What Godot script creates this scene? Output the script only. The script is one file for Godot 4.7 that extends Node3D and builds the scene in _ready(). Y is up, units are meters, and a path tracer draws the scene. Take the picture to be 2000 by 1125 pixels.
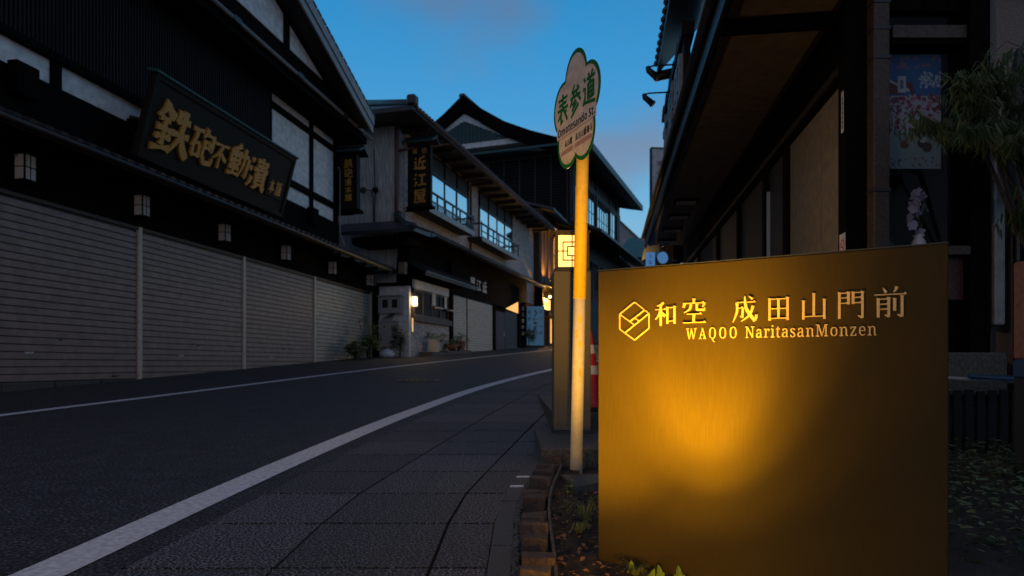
extends Node3D
# A street of old wooden shops going uphill at dusk, a lit monument sign and a street-name sign in front.
# x right, y up, -z away from the camera, metres. D below means distance ahead (-z).

const EYE := 0.88          # camera height above the point of the street it stands over
const SLOPE := 0.047       # the street climbs

# strokes of each character on a 100 x 100 grid, y down. h level, v upright, p falling left, n falling right, d dot, k hooked
const G := {
	"和": "p 42,8 12,20;h 5,34 52,34;v 30,18 30,97;p 29,36 5,72;n 33,42 50,60;v 60,26 60,90;h 60,28 94,28;v 92,24 92,90;h 60,80 92,80",
	"空": "v 50,2 50,16;v 12,18 8,34;h 10,18 90,18;p 92,17 83,34;p 38,22 34,40 10,54;k 62,22 62,45 92,45 93,36;h 22,60 80,60;v 50,60 50,92;h 6,93 96,93",
	"成": "h 20,26 92,26;p 20,26 20,60 4,96;h 20,46 44,46;k 44,46 42,79 32,75;n 52,4 58,50 92,94;p 84,40 70,72 36,94;d 68,6 82,16;p 96,72 92,92",
	"田": "v 14,12 14,94;h 14,14 86,14;v 86,10 86,94;h 14,50 86,50;v 50,14 50,86;h 14,86 86,86",
	"山": "v 50,4 50,84;v 12,28 12,94;h 12,84 88,84;v 88,26 88,94",
	"門": "v 10,8 10,96;h 10,10 42,10;v 42,8 42,48;h 10,26 42,26;h 10,44 42,44;v 58,8 58,48;h 58,10 90,10;k 90,8 90,94 74,87;h 58,26 90,26;h 58,44 90,44",
	"前": "d 28,2 38,18;p 70,0 60,18;h 2,24 98,24;v 14,36 14,96;h 14,38 46,38;k 46,34 46,94 34,88;h 14,54 46,54;h 14,70 46,70;v 64,38 64,76;k 86,30 86,94 72,88",
	"表": "h 10,18 90,18;h 16,34 84,34;h 4,50 96,50;v 50,3 50,50;p 46,52 8,80;k 34,66 34,94 52,86;n 56,52 92,94;p 84,60 66,72",
	"参": "p 44,2 20,24;h 20,24 74,24;d 66,10 82,26;h 8,40 92,40;p 42,26 8,64;n 56,30 94,62;p 52,50 26,64;p 62,60 22,80;p 78,70 16,98",
	"道": "d 10,8 22,22;h 4,42 24,42;v 22,42 20,72;p 22,70 4,90;n 10,86 30,86 98,96;d 46,2 54,12;p 80,0 70,12;h 34,18 96,18;p 64,20 56,32;v 44,32 44,80;h 44,34 86,34;v 86,32 86,80;h 44,48 86,48;h 44,62 86,62;h 44,76 86,76",
	"鉄": "p 28,2 4,34;n 28,6 50,26;h 14,36 42,36;h 6,54 48,54;v 28,36 28,88;d 12,62 18,76;d 44,62 38,76;h 4,92 50,86;p 62,8 54,34;h 58,28 94,28;h 52,54 98,54;p 76,4 74,56 48,96;n 76,56 98,96",
	"砲": "h 4,14 44,14;p 24,14 4,60;v 14,46 14,88;h 14,48 40,48;v 40,48 40,86;h 14,82 40,82;p 62,2 48,28;h 58,18 92,18;k 92,18 90,56 80,54;v 56,34 56,84;h 56,36 78,36;v 78,36 78,54;h 56,54 78,54;k 56,82 66,94 96,94 98,78",
	"不": "h 6,12 94,12;p 60,14 8,66;v 50,40 50,98;n 58,42 94,66",
	"動": "p 50,2 12,12;h 4,22 56,22;v 12,34 12,62;h 12,34 50,34;v 50,34 50,62;h 12,48 50,48;h 12,62 50,62;v 31,8 31,92;h 8,76 54,76;h 2,94 58,90;h 60,30 94,30;k 94,30 88,92 76,88;p 74,4 72,50 54,96",
	"漬": "d 10,8 22,20;d 4,34 16,46;p 22,62 6,94;h 36,12 92,12;h 40,24 88,24;h 30,38 98,38;v 64,2 64,38;v 42,48 42,82;h 42,48 86,48;v 86,48 86,82;h 42,60 86,60;h 42,71 86,71;h 42,82 86,82;p 52,84 32,98;n 76,84 96,98",
	"本": "h 6,28 94,28;v 50,4 50,96;p 48,30 4,78;n 52,30 96,78;h 30,74 70,74",
	"舗": "p 26,2 2,30;n 26,4 50,24;h 14,34 40,34;h 6,48 48,48;v 27,34 27,66;v 10,66 10,94;h 10,66 44,66;v 44,66 44,94;h 10,92 44,92;h 54,16 98,16;v 76,4 76,96;d 86,4 94,12;v 58,32 58,96;h 58,34 94,34;k 94,32 94,94 86,90;h 58,52 94,52;h 58,70 94,70",
	"近": "d 10,10 20,22;h 4,40 22,40;v 22,40 18,76;p 22,76 4,90;n 4,88 30,88 98,94;p 84,4 48,18;p 48,16 46,50 36,74;h 48,40 94,40;v 74,40 74,80",
	"江": "d 12,8 24,20;d 6,36 18,48;p 24,62 6,94;h 40,18 92,18;v 66,18 66,86;h 34,88 98,88",
	"屋": "h 14,8 88,8;v 88,8 88,28;h 14,28 88,28;p 14,8 14,56 2,96;h 24,42 90,42;p 50,42 32,58;h 32,58 80,56;d 70,48 84,60;h 30,74 86,74;v 56,60 56,94;h 18,94 96,94",
	"天": "h 12,14 88,14;h 6,42 94,42;p 50,14 46,54 6,96;n 54,46 94,96",
	"海": "d 10,8 22,20;d 4,34 16,46;p 22,62 6,94;p 48,4 32,26;h 44,16 94,16;v 44,30 38,84;h 44,30 86,30;k 86,30 82,94 72,90;h 30,56 98,56;h 38,82 92,82;d 60,38 66,48;d 58,64 64,74",
	"鮮": "p 24,2 8,22;h 16,12 38,12;v 10,26 10,58;h 10,26 42,26;v 42,26 42,58;h 10,42 42,42;h 10,58 42,58;v 26,26 26,58;d 6,70 4,90;d 18,70 20,84;d 30,70 34,84;d 42,68 48,86;d 58,4 66,16;p 90,2 82,16;h 54,24 96,24;h 58,42 92,42;h 50,62 98,62;v 75,24 75,98",
	"ぷ": "d 46,6 58,16;n 56,24 44,42 60,66 46,84;d 22,56 10,84;d 78,50 92,74;k 84,6 94,14 84,22 76,14",
	"ら": "d 40,4 62,16;n 30,28 26,58 60,46 84,66 64,90 36,96",
	"う": "d 36,6 60,14;n 24,38 62,28 76,52 40,96",
	"な": "h 10,24 52,20;p 36,4 12,58;d 68,20 88,34;n 62,42 60,84 36,92 34,78 60,76 88,92",
	"ぎ": "h 16,20 72,16;h 16,38 78,34;n 40,4 74,66;n 30,62 34,88 74,92;d 80,2 86,12;d 92,0 98,10",
	"駅": "v 8,6 8,56;h 8,8 46,8;h 8,24 46,24;h 8,40 46,40;v 28,8 28,56;h 8,56 48,56;k 48,56 44,94 36,90;d 6,70 4,90;d 18,70 20,84;d 30,68 34,82;h 58,10 92,10;v 92,10 92,40;h 58,40 92,40;p 58,10 58,50 50,96;n 66,42 98,96",
	"新": "v 26,2 26,12;h 6,14 48,14;d 14,20 18,34;d 40,20 36,34;h 2,38 52,38;h 6,58 48,58;v 27,38 27,98;p 26,60 4,84;d 32,64 48,78;p 90,4 60,16;p 60,14 60,54 50,96;h 60,42 98,42;v 82,42 82,98",
	"勝": "p 8,6 8,60 2,96;h 8,8 34,8;k 34,8 34,94 26,90;h 8,32 34,32;h 8,56 34,56;d 52,4 58,16;d 82,2 76,16;h 44,26 94,26;h 42,44 98,44;p 66,8 40,66;n 72,44 98,66;h 50,70 86,70;k 86,70 82,96 72,90;p 66,58 46,98",
	"寺": "h 20,14 80,14;v 50,2 50,34;h 6,36 94,36;h 6,60 94,60;k 70,44 70,96 56,90;d 30,70 42,84",
}

func _ready():
	var cam := Camera3D.new()
	cam.name = "camera"
	cam.projection = Camera3D.PROJECTION_FRUSTUM
	cam.near = 0.05
	cam.far = 2000.0
	cam.size = 2.0 * 0.05 * 562.5 / 1333.0
	cam.frustum_offset = Vector2(0.0, 0.05 * 149.5 / 1333.0)
	cam.position = V(0, EYE, 0)
	add_child(cam)
	var e := Environment.new()
	e.background_mode = Environment.BG_SKY
	var sky := Sky.new()
	var sm := PanoramaSkyMaterial.new()
	sm.panorama = sky_image()
	sky.sky_material = sm
	e.sky = sky
	e.background_energy_multiplier = 1.0
	e.tonemap_mode = Environment.TONE_MAPPER_LINEAR
	e.tonemap_exposure = 1.0
	e.sdfgi_enabled = true
	e.ssao_enabled = true
	e.ssil_enabled = true
	var we := WorldEnvironment.new()
	we.name = "environment"
	we.environment = e
	var lens := CameraAttributesPhysical.new()
	lens.frustum_focal_length = 24.0
	lens.frustum_focus_distance = 3.2
	lens.exposure_aperture = 3.2
	we.camera_attributes = lens
	add_child(we)
	materials()
	street()
	garden()
	pickle_shop()
	restaurant()
	grill()
	inn()
	corner_shop()
	pillar()
	monument()
	ground_spot()
	name_sign()
	plants()

# ------------------------------------------------------------------ mesh building
class MB:
	var st := SurfaceTool.new()
	var T := Transform3D.IDENTITY
	func _init(smooth := false):
		st.begin(Mesh.PRIMITIVE_TRIANGLES)
		st.set_smooth_group(0 if smooth else -1)
	func tri(a: Vector3, b: Vector3, c: Vector3):     # anticlockwise from outside
		st.add_vertex(T * a); st.add_vertex(T * c); st.add_vertex(T * b)
	func quad(a: Vector3, b: Vector3, c: Vector3, d: Vector3):
		tri(a, b, c); tri(a, c, d)
	func out(pts: Array, c: Vector3):                  # a face turned away from the point c
		var n: Vector3 = (pts[1] - pts[0]).cross(pts[2] - pts[0])
		var m: Vector3 = (pts[0] + pts[1] + pts[2]) / 3.0
		if n.dot(m - c) < 0.0: pts.reverse()
		for i in range(1, pts.size() - 1): tri(pts[0], pts[i], pts[i + 1])
	func box(a: Vector3, b: Vector3):
		var lo := Vector3(minf(a.x, b.x), minf(a.y, b.y), minf(a.z, b.z))
		var hi := Vector3(maxf(a.x, b.x), maxf(a.y, b.y), maxf(a.z, b.z))
		hexa([Vector3(lo.x, lo.y, lo.z), Vector3(hi.x, lo.y, lo.z), Vector3(hi.x, lo.y, hi.z), Vector3(lo.x, lo.y, hi.z),
			Vector3(lo.x, hi.y, lo.z), Vector3(hi.x, hi.y, lo.z), Vector3(hi.x, hi.y, hi.z), Vector3(lo.x, hi.y, hi.z)])
	func hexa(p: Array):                               # four corners below, four above
		var c := Vector3.ZERO
		for q in p: c += q / 8.0
		for f in [[0, 1, 2, 3], [4, 5, 6, 7], [0, 1, 5, 4], [1, 2, 6, 5], [2, 3, 7, 6], [3, 0, 4, 7]]:
			out([p[f[0]], p[f[1]], p[f[2]], p[f[3]]], c)
	func cbox(a: Vector3, b: Vector3, ch: float):      # a box with chamfered edges
		var c := (a + b) / 2.0
		var h := ((b - a) / 2.0).abs()
		var P := func(s: Vector3, ax: int) -> Vector3:
			var r := h - Vector3.ONE * ch
			r[ax] = h[ax]
			return c + r * s
		for ax in 3:
			var i := (ax + 1) % 3
			var j := (ax + 2) % 3
			for s in [-1.0, 1.0]:
				var f := []
				for q in [[-1.0, -1.0], [1.0, -1.0], [1.0, 1.0], [-1.0, 1.0]]:
					var v := Vector3.ZERO
					v[ax] = s; v[i] = q[0]; v[j] = q[1]
					f.append(P.call(v, ax))
				out(f, c)
			for si in [-1.0, 1.0]:
				for sj in [-1.0, 1.0]:
					var v0 := Vector3.ZERO
					v0[i] = si; v0[j] = sj; v0[ax] = -1.0
					var v1 := v0
					v1[ax] = 1.0
					out([P.call(v0, i), P.call(v1, i), P.call(v1, j), P.call(v0, j)], c)
		for sx in [-1.0, 1.0]:
			for sy in [-1.0, 1.0]:
				for sz in [-1.0, 1.0]:
					var v := Vector3(sx, sy, sz)
					out([P.call(v, 0), P.call(v, 1), P.call(v, 2)], c)
	func tube(path: Array, r0: float, n := 8, r1 := -1.0):
		if r1 < 0.0: r1 = r0
		var rings := []
		var side := Vector3.ZERO
		for k in path.size():
			var d: Vector3 = (path[mini(k + 1, path.size() - 1)] - path[maxi(k - 1, 0)]).normalized()
			if side == Vector3.ZERO:
				side = d.cross(Vector3.UP if absf(d.y) < 0.9 else Vector3.RIGHT).normalized()
			side = (side - d * side.dot(d)).normalized()
			var up := d.cross(side)
			var r := lerpf(r0, r1, k / maxf(path.size() - 1, 1))
			var ring := []
			for i in n:
				var a := TAU * i / n
				ring.append(path[k] + (side * cos(a) + up * sin(a)) * r)
			rings.append(ring)
		for k in rings.size() - 1:
			for i in n:
				var j := (i + 1) % n
				quad(rings[k][i], rings[k][j], rings[k + 1][j], rings[k + 1][i])
		for i in range(1, n - 1):
			tri(rings[0][0], rings[0][i + 1], rings[0][i])
			var e: Array = rings[-1]
			tri(e[0], e[i], e[i + 1])
	func lathe(prof: Array, n := 16, a0 := 0.0):       # prof: (radius, y) from the bottom up
		for k in prof.size() - 1:
			var p: Vector2 = prof[k]
			var q: Vector2 = prof[k + 1]
			for i in n:
				var a := a0 + TAU * i / n
				var b := a0 + TAU * (i + 1) / n
				var pa := Vector3(p.x * cos(a), p.y, -p.x * sin(a))
				var pb := Vector3(p.x * cos(b), p.y, -p.x * sin(b))
				var qa := Vector3(q.x * cos(a), q.y, -q.x * sin(a))
				var qb := Vector3(q.x * cos(b), q.y, -q.x * sin(b))
				if p.x > 0.0: tri(pa, pb, qb)
				if q.x > 0.0: tri(pa, qb, qa)
	func prism(poly: PackedVector2Array, z0: float, z1: float):
		if Geometry2D.is_polygon_clockwise(poly):
			poly = poly.duplicate()
			poly.reverse()
		var t := Geometry2D.triangulate_polygon(poly)
		for i in range(0, t.size(), 3):
			var a := poly[t[i]]
			var b := poly[t[i + 1]]
			var c := poly[t[i + 2]]
			if (b - a).cross(c - a) < 0.0:
				var s := b
				b = c
				c = s
			tri(Vector3(a.x, a.y, z1), Vector3(b.x, b.y, z1), Vector3(c.x, c.y, z1))
			tri(Vector3(a.x, a.y, z0), Vector3(c.x, c.y, z0), Vector3(b.x, b.y, z0))
		for i in poly.size():
			var a := poly[i]
			var b := poly[(i + 1) % poly.size()]
			quad(Vector3(a.x, a.y, z0), Vector3(b.x, b.y, z0), Vector3(b.x, b.y, z1), Vector3(a.x, a.y, z1))
	func ribbon(p: PackedVector2Array, w: PackedFloat32Array, z: float):
		var l := []
		var r := []
		for i in p.size():
			var d := (p[mini(i + 1, p.size() - 1)] - p[maxi(i - 1, 0)]).normalized()
			var n := Vector2(-d.y, d.x) * w[i] * 0.5
			l.append(p[i] + n)
			r.append(p[i] - n)
		var v := func(q: Vector2, h: float) -> Vector3: return Vector3(q.x, q.y, h)
		for i in p.size() - 1:
			quad(v.call(r[i], z), v.call(r[i + 1], z), v.call(l[i + 1], z), v.call(l[i], z))
			quad(v.call(r[i], 0), v.call(r[i + 1], 0), v.call(r[i + 1], z), v.call(r[i], z))
			quad(v.call(l[i + 1], 0), v.call(l[i], 0), v.call(l[i], z), v.call(l[i + 1], z))
		quad(v.call(l[0], 0), v.call(r[0], 0), v.call(r[0], z), v.call(l[0], z))
		var e := p.size() - 1
		quad(v.call(r[e], 0), v.call(l[e], 0), v.call(l[e], z), v.call(r[e], z))
	func done() -> ArrayMesh:
		st.generate_normals()
		return st.commit()

# one character, lower left corner at the origin of m.T, in a box of w x h, raised by z
func glyph(m: MB, ch: String, at: Vector2, w: float, h: float, z: float, style: String, wt := 1.0):
	var n := 0
	var s := (w + h) * 0.5
	for stroke in G[ch].split(";"):
		var kind: String = stroke[0]
		var raw: Array[Vector2] = []
		for c in stroke.substr(2).split(" "):
			var xy: PackedStringArray = c.split(",")
			raw.append(Vector2(float(xy[0]), 100.0 - float(xy[1])))
		if style == "brush":
			for i in raw.size():
				raw[i] += Vector2(sin(raw[i].y * 0.31 + n * 2.1), cos(raw[i].x * 0.27 + n * 1.3)) * 2.2 + Vector2(0, (raw[i].x - 50) * 0.06)
		if raw.size() == 2 and kind in "pn" and style != "gothic":
			raw.insert(1, (raw[0] + raw[1]) * 0.5 + (raw[1] - raw[0]).orthogonal() * (0.1 if kind == "n" else -0.1))
		var pts := PackedVector2Array()
		if raw.size() > 2 and kind in "pnd":
			for i in raw.size() - 1:
				for q in 5:
					pts.append(raw[i].cubic_interpolate(raw[i + 1], raw[maxi(i - 1, 0)], raw[mini(i + 2, raw.size() - 1)], q / 5.0))
			pts.append(raw[-1])
		elif raw.size() == 2 and style == "brush":
			for q in 5: pts.append(raw[0].lerp(raw[1], q / 4.0))
		elif kind == "k":
			for i in raw.size() - 1:
				for q in [0.0, 0.12, 0.5, 0.88]: pts.append(raw[i].lerp(raw[i + 1], q))
			pts.append(raw[-1])
		else:
			pts = PackedVector2Array(raw)
		var ws := PackedFloat32Array()
		for i in pts.size():
			var t := i / float(pts.size() - 1)
			var v := 0.12
			if style == "mincho":
				v = {"h": 0.042, "v": 0.11, "p": lerpf(0.12, 0.02, t * t), "n": 0.03 + 0.13 * sin(minf(t * 1.25, 1.0) * PI * 0.62), "d": 0.03 + 0.13 * sin(t * 2.4), "k": 0.1 if t < 0.62 else lerpf(0.11, 0.02, (t - 0.62) / 0.38)}[kind]
			elif style == "brush":
				v = {"h": 0.11 + 0.04 * cos(t * 6.28), "v": 0.15 - 0.04 * sin(t * 3.1), "p": lerpf(0.18, 0.05, t), "n": 0.07 + 0.13 * sin(t * 2.3), "d": 0.05 + 0.14 * sin(t * 2.6), "k": 0.15 if t < 0.6 else lerpf(0.16, 0.05, (t - 0.6) / 0.4)}[kind]
			ws.append(v * s * wt)
			pts[i] = at + Vector2(pts[i].x * w, pts[i].y * h) / 100.0
		m.ribbon(pts, ws, z + n * 0.00025)
		if style == "mincho" and kind == "h":              # the triangle at the right end of a level stroke
			var e := pts[-1]
			m.prism(PackedVector2Array([e + Vector2(-0.13, -0.02) * s * wt, e + Vector2(0.03, -0.02) * s * wt, e + Vector2(-0.035, 0.085) * s * wt]), 0.0, z + n * 0.00025 + 0.0001)
		if style == "mincho" and kind in "vk":             # the entry flag of an upright one
			var b := pts[0]
			m.prism(PackedVector2Array([b + Vector2(-0.075, 0.035) * s * wt, b + Vector2(-0.05, -0.04) * s * wt, b + Vector2(0.075, -0.03) * s * wt, b + Vector2(0.085, 0.0) * s * wt]), 0.0, z + n * 0.00025 + 0.0001)
		n += 1

# ------------------------------------------------------------------ things, parts
var used := {}
var mt := {}
func numbered(called: String, parent: Node) -> String:
	var key := "%d/%s" % [parent.get_instance_id(), called]
	var k: int = used.get(key, 0)
	used[key] = k + 1
	return called if k == 0 else "%s_%03d" % [called, k]
func obj(called: String, m, material: Material, parent: Node = self, at := Transform3D.IDENTITY) -> MeshInstance3D:
	var o := MeshInstance3D.new()
	o.name = numbered(called, parent)
	o.mesh = m.done() if m is MB else m
	o.material_override = material
	o.transform = at
	parent.add_child(o, true)
	return o
func node(called: String, parent: Node, at := Transform3D.IDENTITY) -> Node3D:
	var o := Node3D.new()
	o.name = numbered(called, parent)
	o.transform = at
	parent.add_child(o, true)
	return o
func tag(o: Node, label: String, category: String, group := "") -> Node:
	o.set_meta("label", label)
	o.set_meta("category", category)
	if group: o.set_meta("group", group)
	return o
func thing(called: String, at: Transform3D, label: String, category: String, group := "") -> Node3D:
	var o := node(called, self, at)
	tag(o, label, category, group)
	return o
func struct(o: Node) -> Node:
	o.set_meta("kind", "structure")
	return o
func stuff(o: Node) -> Node:
	o.set_meta("kind", "stuff")
	return o
func bx(a: Vector3, b: Vector3, ch := 0.0) -> MB:
	var m := MB.new()
	if ch > 0.0: m.cbox(a, b, ch)
	else: m.box(a, b)
	return m
func tb(path: Array, r: float, n := 8, r1 := -1.0) -> MB:
	var m := MB.new(true)
	m.tube(path, r, n, r1)
	return m
# a frame whose x runs along a facade, y up, z out of it; (x, D) is its foot, dir its direction in plan (dx, dD)
func frame(x: float, d: float, dir: Vector2, y: float) -> Transform3D:
	var u := Vector3(dir.x, 0, -dir.y).normalized()
	return Transform3D(Basis(u, Vector3.UP, u.cross(Vector3.UP)), Vector3(x, y, -d))
func hill(d: float) -> float:
	return SLOPE * d if d < 75.0 else SLOPE * (75.0 + 40.0 * (1.0 - exp(-(d - 75.0) / 40.0)))
func ground_at(x: float, d: float) -> Vector3:
	return Vector3(x, hill(d), -d)
func V(x: float, y: float, z: float) -> Vector3:
	return Vector3(x, y, z)

# ------------------------------------------------------------------ materials
func noise(size: int, freq: float, octaves: int, seed_: int, lo: float, hi: float, type := FastNoiseLite.TYPE_SIMPLEX_SMOOTH) -> NoiseTexture2D:
	var f := FastNoiseLite.new()
	f.seed = seed_; f.frequency = freq; f.fractal_octaves = octaves; f.noise_type = type
	var t := NoiseTexture2D.new()
	t.width = size; t.height = size; t.seamless = true; t.noise = f
	var g := Gradient.new()
	g.set_color(0, Color(lo, lo, lo)); g.set_color(1, Color(hi, hi, hi))
	t.color_ramp = g
	return t
func lin(r: float, g: float, b: float) -> Color:
	return Color(r, g, b).linear_to_srgb()
func mat(called: String, c: Color, rough: float, tex: Texture2D = null, scale := 1.0, bump: Texture2D = null, cm := 0.0, metal := 0.0) -> StandardMaterial3D:
	var m := StandardMaterial3D.new()
	m.resource_name = called
	m.albedo_color = c
	m.roughness = rough
	m.metallic = metal
	if tex or bump:
		m.uv1_triplanar = true
		m.uv1_world_triplanar = true
		m.uv1_scale = Vector3.ONE * scale
	if tex: m.albedo_texture = tex
	if bump:
		m.heightmap_enabled = true
		m.heightmap_texture = bump
		m.heightmap_scale = cm
	mt[called] = m
	return m
func glow(called: String, c: Color, energy: float) -> StandardMaterial3D:
	var m := StandardMaterial3D.new()
	m.resource_name = called
	m.albedo_color = lin(0.5, 0.45, 0.35)
	m.roughness = 0.5
	m.emission_enabled = true
	m.emission = c
	m.emission_energy_multiplier = energy
	mt[called] = m
	return m
func materials():
	var fine := noise(512, 0.09, 3, 1, 0.45, 1.0)
	var speck := noise(512, 0.15, 2, 2, -0.5, 1.4)
	var patch := noise(512, 0.012, 5, 3, 0.62, 1.0)
	var grit := noise(512, 0.13, 2, 8, 0.0, 1.0)
	var soft := noise(256, 0.02, 4, 4, 0.78, 1.0)
	var worn := noise(512, 0.02, 5, 5, 0.55, 1.0)
	mat("asphalt", lin(0.16, 0.148, 0.165), 0.72, speck, 0.6, grit, 1.0)
	mat("old_asphalt", lin(0.12, 0.11, 0.115), 0.75, speck, 0.6, grit, 1.4)
	for m in ["asphalt", "old_asphalt"]:
		mt[m].detail_enabled = true
		mt[m].detail_blend_mode = BaseMaterial3D.BLEND_MODE_MUL
		mt[m].detail_albedo = patch
		mt[m].detail_uv_layer = BaseMaterial3D.DETAIL_UV_1
	for k in 4:
		mat("paving_%d" % k, lin(0.225, 0.205, 0.225) * (0.9 + 0.06 * k), 0.75, speck, 0.9, grit, 0.6)
	mat("mortar", lin(0.03, 0.03, 0.03), 0.95, fine, 3.0)
	mat("line_paint", lin(0.82, 0.78, 0.79), 0.6, noise(512, 0.05, 5, 15, 0.72, 1.0), 0.9, grit, 0.2)
	mat("kerb", lin(0.16, 0.15, 0.145), 0.85, fine, 2.2, grit, 0.6)
	mat("soil", lin(0.06, 0.038, 0.024), 0.95, worn, 3.0, fine, 2.0)
	mat("brick_a", lin(0.17, 0.10, 0.078), 0.85, worn, 5.0, grit, 0.5)
	mat("brick_b", lin(0.13, 0.085, 0.07), 0.88, worn, 6.0, grit, 0.6)
	mat("stone", lin(0.13, 0.115, 0.1), 0.8, worn, 3.0, fine, 0.8)
	mat("granite", lin(0.26, 0.2, 0.135), 0.7, noise(512, 0.22, 2, 6, 0.3, 1.0), 2.6, grit, 0.15)
	var brushed := noise(512, 0.03, 4, 7, 0.88, 1.0)
	var b: StandardMaterial3D = mat("bronze_paint", lin(0.05, 0.032, 0.012), 0.62, brushed, 1.6, null, 0.0, 0.0)
	b.metallic_specular = 0.15
	b.uv1_scale = Vector3(14.0, 0.5, 14.0)
	mat("brass", lin(0.7, 0.46, 0.2), 0.5, brushed, 2.0, null, 0.0, 0.2)
	mat("yellow_paint", lin(0.88, 0.52, 0.04), 0.5, noise(256, 0.03, 4, 16, 0.86, 1.0), 2.5)
	mat("white_paint", lin(0.88, 0.68, 0.42), 0.5, noise(256, 0.04, 5, 17, 0.88, 1.0), 2.0)
	mat("rust", lin(0.16, 0.07, 0.025), 0.9, worn, 9.0)
	mat("sign_green", lin(0.012, 0.13, 0.035), 0.45)
	mat("sign_face", lin(0.86, 0.68, 0.59), 0.4, soft, 2.0)
	mat("sign_band", lin(0.6, 0.5, 0.5), 0.4)
	mat("sign_pink", lin(0.42, 0.22, 0.22), 0.4)
	mat("ink", lin(0.012, 0.012, 0.014), 0.5)
	mat("black_wood", lin(0.009, 0.0075, 0.007), 0.75, worn, 2.0, fine, 0.2)
	mt.black_wood.metallic_specular = 0.1
	mat("dark_wood", lin(0.018, 0.013, 0.01), 0.65, worn, 2.0, fine, 0.2)
	mat("brown_wood", lin(0.075, 0.04, 0.021), 0.6, worn, 2.0, fine, 0.2)
	mat("soffit_wood", lin(0.25, 0.185, 0.12), 0.7, soft, 1.0)
	mat("lattice", lin(0.016, 0.015, 0.016), 0.7, soft, 2.0)
	mt.lattice.metallic_specular = 0.25
	mat("cover_iron", lin(0.05, 0.045, 0.04), 0.6, worn, 4.0, null, 0.0, 0.3)
	mat("plaster", lin(0.8, 0.77, 0.74), 0.9, soft, 0.8, fine, 0.15)
	mat("grey_plaster", lin(0.6, 0.54, 0.51), 0.9, worn, 0.5, fine, 0.2)
	var stain: StandardMaterial3D = mat("stained_plaster", lin(0.58, 0.54, 0.5), 0.9, worn, 1.0, fine, 0.2)
	stain.uv1_scale = Vector3(1.6, 0.12, 1.6)
	mat("rough_plaster", lin(0.62, 0.5, 0.44), 0.95, fine, 2.0, grit, 1.4)
	mat("shutter", lin(0.31, 0.205, 0.17), 0.5, soft, 0.7)
	mat("pale_shutter", lin(0.52, 0.44, 0.35), 0.5, soft, 0.7)
	mat("shutter_post", lin(0.72, 0.56, 0.42), 0.5, soft, 2.0)
	mat("tile", lin(0.034, 0.035, 0.038), 0.5, worn, 2.0)
	mat("copper_green", lin(0.035, 0.12, 0.12), 0.6, worn, 2.0)
	mat("teal_roof", lin(0.06, 0.2, 0.21), 0.7, soft, 0.5)
	mat("gutter", lin(0.2, 0.2, 0.2), 0.5, soft, 2.0)
	mat("rake_board", lin(0.34, 0.34, 0.34), 0.6, soft, 1.0)
	mat("pipe_red", lin(0.16, 0.06, 0.05), 0.6, worn, 3.0)
	mat("pipe_grey", lin(0.3, 0.29, 0.29), 0.5, soft, 2.0)
	mat("dark_metal", lin(0.025, 0.024, 0.024), 0.5, soft, 2.0)
	mat("steel", lin(0.5, 0.5, 0.5), 0.35, null, 1.0, null, 0.0, 0.6)
	mat("gold", lin(0.8, 0.35, 0.04), 0.5, worn, 3.0, null, 0.0, 0.15)
	mat("board_dark", lin(0.024, 0.019, 0.014), 0.65, worn, 3.0, fine, 0.2)
	mt.board_dark.metallic_specular = 0.25
	mat("paper", lin(0.72, 0.64, 0.58), 0.8, soft, 6.0)
	mat("box_paint", lin(0.42, 0.41, 0.4), 0.55, soft, 3.0)
	mat("clay", lin(0.3, 0.13, 0.08), 0.8, worn, 4.0)
	mat("white_pot", lin(0.6, 0.52, 0.47), 0.6, soft, 4.0)
	mat("leaf_dark", lin(0.009, 0.013, 0.006), 0.6)
	mat("leaf_mid", lin(0.015, 0.027, 0.008), 0.55)
	mat("leaf_olive", lin(0.075, 0.072, 0.022), 0.6)
	mat("leaf_bright", lin(0.17, 0.23, 0.03), 0.5)
	mat("leaf_dry", lin(0.17, 0.075, 0.035), 0.75)
	mat("petal", lin(0.42, 0.36, 0.52), 0.6)
	for m in ["leaf_dark", "leaf_mid", "leaf_olive", "leaf_bright", "petal"]:
		mt[m].metallic_specular = 0.2
		mt[m].backlight_enabled = true
		mt[m].backlight = lin(0.35, 0.4, 0.2)
	mat("bark", lin(0.06, 0.042, 0.03), 0.9, worn, 6.0, fine, 0.5)
	mat("cone_red", lin(0.55, 0.012, 0.015), 0.45)
	mat("cone_white", lin(0.7, 0.6, 0.52), 0.4)
	mat("rubber", lin(0.012, 0.012, 0.012), 0.8)
	mat("blind", lin(0.22, 0.165, 0.105), 0.85, noise(256, 0.02, 4, 21, 0.8, 1.0), 1.4)
	mat("red_panel", lin(0.11, 0.032, 0.022), 0.6, worn, 3.0)
	mat("white_board", lin(0.62, 0.6, 0.58), 0.6, soft, 1.0)
	mat("sign_blue", lin(0.22, 0.42, 0.6), 0.5, soft, 2.0)
	mat("hose_blue", lin(0.012, 0.045, 0.11), 0.45)
	mat("post_pink", lin(0.26, 0.1, 0.08), 0.6, soft, 4.0)
	mat("porcelain", lin(0.62, 0.62, 0.66), 0.2)
	mat("red_sign", lin(0.5, 0.02, 0.02), 0.5)
	var g: StandardMaterial3D = mat("pane", lin(0.02, 0.022, 0.025), 0.03)
	g.metallic_specular = 0.35
	mat("dark_pane", lin(0.015, 0.012, 0.01), 0.12)
	mt.dark_pane.metallic_specular = 0.08
	var g2: StandardMaterial3D = mat("mirror_pane", lin(0.82, 0.85, 0.86), 0.04, null, 1.0, null, 0.0, 1.0)
	g2.metallic_specular = 0.8
	var g3: StandardMaterial3D = mat("clear_pane", Color(0.05, 0.06, 0.07, 0.05), 0.02)
	g3.metallic_specular = 0.15
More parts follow.
